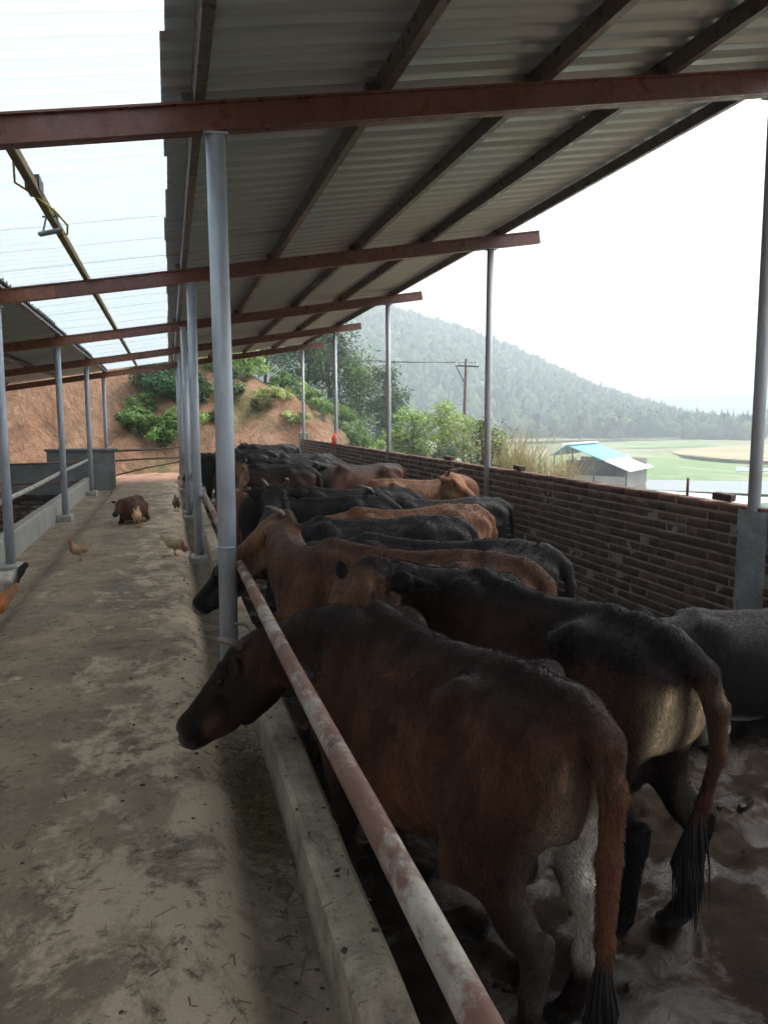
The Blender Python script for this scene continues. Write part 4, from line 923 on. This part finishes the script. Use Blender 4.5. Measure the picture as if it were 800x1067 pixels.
cow('black calf-sized cow half hidden between the far black cows', place((3.2, 15.6), 176, .95), 176, .95, 'grey', (2.0, 15.6, .95), (1.7, 15.6, .7), h=.026, seed=20)
cow('small brown calf lying curled on the walkway behind a buff hen', (-.56, 12.2), 258, .52, 'calf', (-.72, 11.86, .21), (-.80, 11.66, .06), h=.028, seed=22, lying=True, horns=0, name='calf', cat='calf', group=None, ears=1.5, fat=1.35)
bpy.data.objects['calf'].location.z = .1

# ------------------------------------------------------------------ hens
def hen(label, loc, hd, sc, cols, peck=False, h=.009, comb=True):
    r = empty('hen', loc, R(hd), sc); tag(r, label, 'hen', 'hens on the walkway')
    B = Body(h); hx, hz = (.17, .12) if peck else (.135, .335)
    B.cap((.06, 0, .19), (-.07, 0, .20), .078, .07, (0, 1, 0), .85, .03); B.cap((-.08, 0, .21), (-.16, 0, .27), .06, .03, (0, 1, 0), .6, .03)
    B.cap((-.14, 0, .26), (-.21, 0, .33), .04, .028, (0, 1, 0), .35, .02); B.cap((.09, 0, .22), (hx-.02, 0, hz-.03), .055, .03, k=.04)
    B.cap((hx-.01, 0, hz), (hx+.01, 0, hz), .028, .026, k=.02)
    for s in (-1, 1): B.cap((.04, .065*s, .20), (-.10, .06*s, .20), .045, .02, (0, 1, 0), .4, .015); B.cap((.0, .035*s, .15), (.0, .035*s, .10), .035, .018, k=.02)
    V, F = B.mesh(); n_ = nz(V, 22, int(loc[0]*50) % 90, 2); c = np.tile(np.array(cols[0]), (len(V), 1))*(1+.2*n_[:, None])
    c = mixc(c, cols[1], sstep(.09, .13, V[:, 0])); c = mixc(c, cols[2], sstep(-.1, -.15, V[:, 0]+.01*n_)); np_mesh('body', V, F, M['feather'], np.clip(c, .005, 1), 'coat', r, True)
    m_ = MB(); m_.tube([(hx+.03, 0, hz-.004), (hx+.058, 0, hz-.012)], [.011, .001], 7); m_.build('beak', M['legy'], r, True)
    if comb:
        m_ = MB()
        m_.tube([(hx-.028+.008*q, 0, hz+.02) for q in range(8)], [.004, .011, .014, .012, .016, .012, .013, .004], 8)
        m_.build('comb', M['comb'], r, True)
        m_ = MB(); m_.tube([(hx+.024, 0, hz-.02), (hx+.022, 0, hz-.05)], [.009, .006], 6); m_.build('wattle', M['comb'], r, True)
    for s in (-1, 1):
        m_ = MB(); m_.tube([(.0, .035*s, .12), (-.012, .035*s, .06), (0, .035*s, .008)], [.008, .007, .008], 6)
        for t in (-.5, 0, .5, 3.1): m_.tube([(0, .035*s, .007), (.042*math.cos(t), .035*s+.042*math.sin(t), .004)], [.006, .003], 5)
        m_.build('leg', M['legy'], r, True)
    return r
BUFF = ((.42, .24, .11), (.4, .16, .06), (.45, .32, .19))
hen('buff hen with a reddish neck facing the low wall, in the middle of the walkway', (-.98, 8.82, .105), 190, .66, ((.38, .25, .14), (.3, .13, .07), (.42, .32, .2)))
hen('buff hen pecking at the trough edge beside the second grey post', (.02, 8.88, .10), -8, .68, ((.38, .27, .16), (.26, .11, .07), (.4, .31, .2)), True)
hen('buff hen seen from behind in front of the brown calf', (-.49, 11.55, .105), 80, .8, ((.5, .33, .17), (.3, .2, .1), (.5, .36, .2)))
hen('white and black hen half cut by the left edge of the photo', (-1.47, 7.4, .0), 160, 1.05, ((.6, .55, .47), (.6, .55, .47), (.03, .03, .03)))
hen('orange-red hen nearest the camera at the left edge of the photo', (-1.36, 6.25, .03), 170, 1.05, ((.5, .15, .04), (.5, .12, .03), (.4, .2, .1)))
hen('dull brown hen standing beyond the pecking one at the trough side', (.08, 13.4, .08), 100, .8, ((.13, .09, .06), (.2, .12, .07), (.08, .06, .05)))

# ------------------------------------------------------------------ litter
def straw(name, N, xf, yf, zf, seed, lmin=.02, lmax=.09, col=((.34, .25, .12), (.16, .11, .055))):
    r = np.random.default_rng(seed); x = xf(r, N); y = yf(r, N); a = r.uniform(0, 6.28, N); L_ = r.uniform(lmin, lmax, N)/2*r.uniform(.4, 1, N); w_ = r.uniform(.0012, .003, N)
    z = np.array([zf(q) for q in x])+r.uniform(.004, .016, N); tl = r.normal(0, .18, N)
    u = np.stack([np.cos(a), np.sin(a), tl], -1); v = np.stack([-np.sin(a), np.cos(a), 0*a], -1); c = np.stack([x, y, z], -1); up_v = np.array([0, 0, .0025])
    Vs = np.stack([c-u*L_[:, None]-v*w_[:, None], c-u*L_[:, None]+v*w_[:, None], c-u*L_[:, None]*.9+up_v, c+u*L_[:, None]-v*w_[:, None], c+u*L_[:, None]+v*w_[:, None], c+u*L_[:, None]*.9+up_v], 1).reshape(-1, 3)
    k = np.arange(N)[:, None, None]*6; F = (k+np.array([(0, 1, 4, 3), (1, 2, 5, 4), (2, 0, 3, 5)])[None]).reshape(-1, 4)
    t = r.random((N, 1)); cc = np.array(col[0])*t+np.array(col[1])*(1-t); return tag(np_mesh(name, Vs, F, M['straw'], np.repeat(cc*r.uniform(.6, 1.2, (N, 1)), 6, 0)), kind='stuff')
E3 = lambda s: (lambda r, n: .9+r.exponential(s, n))
straw('straw_litter', 350, lambda r, n: np.clip(r.normal(.26, .07, n), .1, .385), lambda r, n: 1.0+r.exponential(4, n), walk_z, 51)
straw('straw_litter', 1100, lambda r, n: np.clip(r.normal(.31, .045, n), .18, .385), lambda r, n: r.normal(3.15, .35, n), lambda x: walk_z(x)+.012, 52, .02, .08, ((.22, .17, .075), (.09, .07, .03)))
straw('straw_litter', 500, lambda r, n: r.uniform(-1.3, .2, n), lambda r, n: .9+r.exponential(5, n), walk_z, 53, .01, .06)
straw('straw_litter', 120, lambda r, n: r.uniform(.39, .52, n), lambda r, n: .9+r.exponential(4, n), lambda x: .203, 54, .01, .05)
def clods(name, N, xf, yf, zf, rmin, rmax, seed, mat):
    r = np.random.default_rng(seed); x = xf(r, N); y = yf(r, N); s_ = rmin+(rmax-rmin)*r.random(N)**3
    K = 7; lv = np.array([[0.02, .75], [.35, 1.0], [.75, .7], [1., .12]]); ang_ = np.arange(K)*2*math.pi/K; VV = []
    for h_, q in lv: VV.append(np.stack([x[:, None]+s_[:, None]*q*np.cos(ang_)*r.uniform(.6, 1.35, (N, K)), y[:, None]+s_[:, None]*q*np.sin(ang_)*r.uniform(.6, 1.35, (N, K)), np.array([zf(t) for t in x])[:, None]-.004+s_[:, None]*h_*.75*r.uniform(.7, 1.2, (N, K))], -1))
    VV = np.stack(VV, 1).reshape(-1, 3); ix = (np.arange(N)*K*4)[:, None, None]+(np.arange(3)*K)[None, :, None]; a0 = ix+np.arange(K); a1 = ix+(np.arange(K)+1) % K
    return tag(np_mesh(name, VV, np.stack([a0, a1, a1+K, a0+K], -1).reshape(-1, 4), mat, smooth=True), kind='stuff')
clods('dried_dung', 900, lambda r, n: np.where(r.random(n) < .6, r.normal(.24, .1, n), r.uniform(-1.3, .3, n)).clip(-1.35, .37), lambda r, n: .8+r.exponential(4.5, n), walk_z, .002, .012, 61, M['stone'])
clods('dried_dung', 160, lambda r, n: r.uniform(.4, .51, n), lambda r, n: .9+r.exponential(3, n), lambda x: .2, .003, .014, 62, M['stone'])
clods('trampled_dung', 900, lambda r, n: r.uniform(.6, 3.8, n), lambda r, n: r.uniform(.6, 6, n), lambda x: -.155, .006, .028, 63, M['mud'])
clods('fallen_clay', 700, lambda r, n: r.uniform(-6, 9, n), lambda r, n: r.normal(25.2, 1.0, n), lambda x: -.3, .03, .22, 64, m_plain('clay_lumps', (.3, .17, .1), .95, 0, .3, 3))

# ------------------------------------------------------------------ plants
def leaves(cl, rad, N, leaf, tint, seed, sl=1.8, flat=.35, up_=0.0, var=.35):
    """N small leaf faces spread through clumps cl (k,3) of radius rad (k,)"""
    r = np.random.default_rng(seed); k = r.integers(0, len(cl), N); d = r.normal(size=(N, 3)); d /= np.linalg.norm(d, axis=1)[:, None]
    c = cl[k]+d*(rad[k]*r.random(N)**.45)[:, None]*np.array([1, 1, .75]); nrm = d*.6+r.normal(size=(N, 3))*.6+np.array([0, 0, .5]); nrm /= np.linalg.norm(nrm, axis=1)[:, None]
    u = np.cross(nrm, r.normal(size=(N, 3))); u /= np.linalg.norm(u, axis=1)[:, None]; u[:, 2] += up_; v = np.cross(nrm, u); s_ = leaf*r.uniform(.6, 1.35, N)[:, None]
    V = np.stack([c-u*s_*sl*.5, c+v*s_*.5*flat*1.4, c+u*s_*sl*.5, c-v*s_*.5*flat*1.4], 1).reshape(-1, 3)
    ct = r.uniform(1-var, 1+var, len(cl)); t = np.array(tint)*(ct[k]*r.uniform(.75, 1.25, N))[:, None]; t[:, 0] += .015*r.random(N); return V, np.arange(N*4).reshape(-1, 4), np.repeat(np.clip(t, .005, 1), 4, 0)
def plant(name, label, cat, loc, size, N, leaf, tint, seed, group=None, trunk=None, ncl=26, bias=.0, sl=1.8, crown='crown'):
    r = np.random.default_rng(seed); root = empty(name, loc); tag(root, label, cat, group); sx, sy, szz = size; h0 = trunk or 0
    d = r.normal(size=(ncl, 3)); d /= np.linalg.norm(d, axis=1)[:, None]; q = d*(r.random(ncl)**.4)[:, None]
    cl = np.stack([q[:, 0]*sx, q[:, 1]*sy, h0+szz*(.5+.48*q[:, 2])], -1); tp = 1-bias*np.clip((cl[:, 2]-h0)/szz, 0, 1); cl[:, :2] *= tp[:, None]
    rad = r.uniform(.16, .34, ncl)*(sx+szz)*.55
    V, F, c = leaves(cl, rad, N, leaf, tint, seed+1, sl); np_mesh(crown, V, F, M['leaf'], c, 'tint', root)
    m_ = MB(); lean = r.normal(0, .05, 2)*szz; hh = h0+szz*.8; R0 = .022*(hh+.6)
    m_.tube([(0, 0, -.3), (lean[0]*.4, lean[1]*.4, hh*.4), (lean[0], lean[1], hh)], [R0, R0*.7, R0*.25], 7)
    for i in range(min(9, ncl)):
        b0 = np.array([lean[0]*.5, lean[1]*.5, h0*.7+szz*.1+.06*i*szz]); m_.tube([b0, (b0+cl[i])/2+np.array([0, 0, .05*szz]), cl[i]], [R0*.45, R0*.3, R0*.1], 5)
    m_.build('trunk' if trunk else 'stems', M['bark'], root, True); return root
def gz1(x, y): return float(gz(np.array([x]), np.array([y]))[0])
DG, MG, LG, YG = (.06, .115, .042), (.105, .185, .055), (.19, .29, .08), (.29, .34, .12)
T3 = [('tall dark green tree behind the wall of the pen, left of the third wall post', 6.3, 36.2, 1.5, 3.9, DG), ('tall grey-green tree with open crown above the clay bank', 7.6, 36.8, 1.7, 4.9, (.05, .085, .04)),
      ('tall loose tree with bright upper leaves, right of the tall grey-green one', 8.7, 35.6, 1.3, 4.3, MG), ('narrow dark tree at the right end of the tall tree group', 10.0, 35.4, .85, 4.2, DG), ('grey-green tree farthest left behind the clay bank', 4.6, 38.5, 1.7, 3.0, (.06, .1, .045)), ('tall tree hidden partly behind the far roof edge', 2.8, 39, 1.8, 2.6, MG)]
for i, (lb, x, y, sx, szz, t) in enumerate(T3): plant('broadleaf_tree', lb, 'tree', (x, y, gz1(x, y)), (sx, sx, szz), 3600, .13, t, 100+i, 'trees behind the clay bank', .9, 34, .35)
BS = [('dark broad-leaved bush overhanging the clay bank above the walkway end', -.4, 29.2, 1.6, 1.9, (.05, .12, .055), 4200), ('bush hugging the clay bank beside the doubled grey posts', .7, 29.3, .9, 1.3, (.045, .11, .04), 1800), ('low green bush halfway down the clay bank', -1.2, 27.6, .8, 1.0, MG, 1800), ('grassy tuft low on the clay bank left of the grey posts', -.1, 27.4, 1.0, 1.0, (.1, .21, .05), 2200),
      ('yellow-green bush at the bank crest behind the nearest post', 1.8, 31.5, .9, 1.1, YG, 1500), ('light green bush on the bank crest right of the nearest post', 3.2, 32.4, 1.1, 1.3, LG, 1900), ('mid green bush on the bank crest, next one to the right', 4.6, 32.2, 1.0, 1.1, MG, 1700), ('olive bush sitting in the face of the clay bank', 3.4, 29.0, .5, .55, (.12, .13, .05), 700),
      ('bright green bush at the foot of the tall trees', 6.0, 31.8, .9, 1.1, LG, 1700), ('bright spreading bush below the grey-green tree', 7.0, 31.4, 1.0, 1.0, LG, 1700), ('dark bush between the bright bushes below the trees', 8.0, 31.3, .9, 1.1, DG, 1500), ('round green bush right of the third wall post', 9.0, 30.2, .9, 1.3, MG, 1500), ('small sapling growing on the low clay slope', 6.6, 28.2, .3, .8, MG, 500),
      ('bright yellow-green thicket beyond the wall, left part', 7.9, 25.2, 1.1, 2.1, LG, 3800), ('bright yellow-green thicket beyond the wall, by the utility pole', 9.2, 25.6, 1.2, 2.3, (.24, .33, .09), 2800), ('green thicket just right of the utility pole', 10.4, 25.2, 1.1, 1.9, (.2, .3, .08), 2300), ('dark bush low in the yellow-green thicket', 8.6, 23.6, .5, 1.1, DG, 1200),
      ('slim dark sapling beside the second wall post', 5.62, 13.1, .3, 1.85, (.05, .08, .035), 1500)]
BS += [('trailing bush hanging down the clay face left of the doubled posts', -.9, 28.3, .6, 1.0, MG, 1300), ('dense weeds halfway down the clay face between the grey posts', .5, 28.0, .8, .9, LG, 1500), ('scrub on the clay crest seen right beside the nearest post', 2.2, 31.0, 1.0, .8, MG, 1500), ('thin yellow weeds on the open clay slope', 3.9, 29.7, .9, .45, YG, 900),
       ('bushy growth under the tall trees, right of the clay slope', 6.6, 30.4, 1.1, 1.1, MG, 2200), ('bright shrub between the clay slope and the yellow-green thicket', 7.4, 27.2, .9, 1.2, LG, 2000), ('tall bush filling the gap right of the thicket', 11.2, 26.2, 1.0, 1.6, MG, 2000),
       ('olive weeds on the upper clay face, left of the dark bush', -3.2, 29.6, .8, .6, (.1, .14, .045), 900), ('small weeds on the clay slope behind the nearest post', 1.6, 28.6, .6, .5, (.12, .16, .05), 800), ('yellowish weeds on the clay slope above the end of the brick wall', 4.4, 28.4, .7, .5, YG, 900),
       ('dark bush in the hollow of the clay bank right of the grey posts', 2.0, 29.6, .8, .9, DG, 1300), ('leafy bush at the crest between the posts', 2.6, 33.0, 1.3, 1.6, MG, 2000), ('pale green bush high on the crest near the roof edge', .6, 32.6, 1.4, 1.4, LG, 2000), ('bright bush growing at the right foot of the clay bank', 5.3, 30.6, .8, .9, LG, 1300), ('green bush by the third wall post, low on the slope', 7.4, 29.2, .7, .9, MG, 1200), ('weeds at the toe of the clay bank behind the brick wall', 8.3, 28.0, .8, .6, YG, 900)]
for i, (lb, x, y, sx, szz, t, N) in enumerate(BS):
    z = gz1(x, y)-.1
    if i in (13, 14, 15): z = -.1
    if i == 16: z = -.15
    if i == 17: z = 0.05
    plant('bush', lb, 'bush', (x, y, z), (sx, sx*.9, szz), N, .05 if i == 17 else .10, t, 200+i, 'bushes beyond the shed', None, 20, .25, 1.9, 'foliage')
def reeds(label, loc, N, hgt, spread, seed, tint):
    r = np.random.default_rng(seed); root = empty('reed_clump', loc); tag(root, label, 'reeds', 'reed clumps outside the wall'); V = []; F = []; c = []
    for i in range(N):
        a = r.uniform(0, 6.28); p = np.array([r.normal(0, spread*.35), r.normal(0, spread*.35), -.3]); L_ = hgt*r.uniform(.5, 1.1)+.3; o = r.uniform(.15, .75)*L_; dv = np.array([math.cos(a), math.sin(a), 0]); sd = np.array([-dv[1], dv[0], 0])*r.uniform(.006, .012); n = len(V)*0+len(c)
        for t in np.linspace(0, 1, 5):
            q = p+dv*o*t**2.2+np.array([0, 0, L_*(t-.28*t**3)]); V += [q-sd*(1.02-t), q+sd*(1.02-t)]; cc = np.array(tint)*r.uniform(.7, 1.25); c += [cc, cc]
        F += [(n+2*k, n+2*k+1, n+2*k+3, n+2*k+2) for k in range(4)]
    np_mesh('blades', np.array(V), np.array(F), M['leaf'], np.clip(np.array(c), .01, 1), 'tint', root); return root
reeds('dry straw-coloured reed clump beyond the wall beside the slim dark sapling', (6.1, 13.0, .05), 520, 2.1, .6, 301, (.3, .25, .12))
reeds('greenish reed clump behind the dry one', (6.35, 14.2, .0), 420, 2.2, .6, 302, (.2, .22, .09))
reeds('low dry reed clump drooping towards the teal-roofed barn', (6.75, 12.6, .05), 380, 1.7, .6, 303, (.34, .28, .15))
# thin bare trees along the distant road, one built and copied
def bare_tree(seed):
    r = random.Random(seed); root = empty('roadside_tree'); m_ = MB(); m_.tube([(0, 0, -.2), (.05, 0, 3), (.0, .1, 6)], [.24, .18, .08], 6); m_.build('trunk', M['bark'], root)
    V, F, c = leaves(np.array([[r.uniform(-.5, .5), r.uniform(-.5, .5), r.uniform(3.2, 6.2)] for _ in range(9)]), np.full(9, .7), 420, .42, (.04, .055, .035), seed); np_mesh('crown', V, F, M['leaf'], c, 'tint', root); return root
bt = bare_tree(5)
def dup(o):
    n = o.copy(); COL.objects.link(n)
    for ch in [q for q in o.children]:
        c = ch.copy(); COL.objects.link(c); c.parent = n
    return n
for i in range(22):
    t = i/21; o = bt if i == 0 else dup(bt); o.location = (84+120*t+rng.normal(0, 1.5), 166+42*t+rng.normal(0, 2), ZF+.2); o.rotation_euler.z = i*1.7; o.scale = (1, 1, rng.uniform(.75, 1.15))
    tag(o, 'thin roadside tree in the hazy row along the distant road', 'tree', 'thin trees along the distant road')
for i in range(7):      # bushy round trees at the foot of the hill, right end
    plant('distant_tree', 'hazy rounded tree at the foot of the wooded hill', 'tree', (175+i*13+rng.normal(0, 4), 232-i*4+rng.normal(0, 8), ZF), (3.6, 3.6, 5+rng.uniform(0, 3)), 700, .9, MG, 400+i, 'hazy trees at the foot of the hill', 1.5, 14, .3)
for i, (x, y, L_) in enumerate(((190, 214, 22), (222, 226, 26), (205, 240, 30))):
    g_ = empty('greenhouse', (x, y, ZF+.2), R(-28)); tag(g_, ('low white greenhouse nearest the roadside trees', 'low white greenhouse right of the nearest one', 'low white greenhouse farthest back')[i], 'greenhouse', 'distant white greenhouses')
    m_ = MB(); K = 9; Vv = []; Ff = []
    for xx in (-L_/2, L_/2):
        for k in range(K): a = math.pi*k/(K-1); Vv.append((xx, -4*math.cos(a), 1.2+1.7*math.sin(a) if 0 < k < K-1 else 0))
    for k in range(K-1): Ff.append((k, k+1, K+k+1, K+k))
    Ff += [tuple(range(K))[::-1], tuple(range(K, 2*K))]; m_.add(Vv, Ff); m_.build('cover', M['white'], g_)
    m_ = MB(); m_.box((-L_/2-.03, 0, 1), (.06, 1.6, 2)); m_.build('door', M['darkwood'], g_)
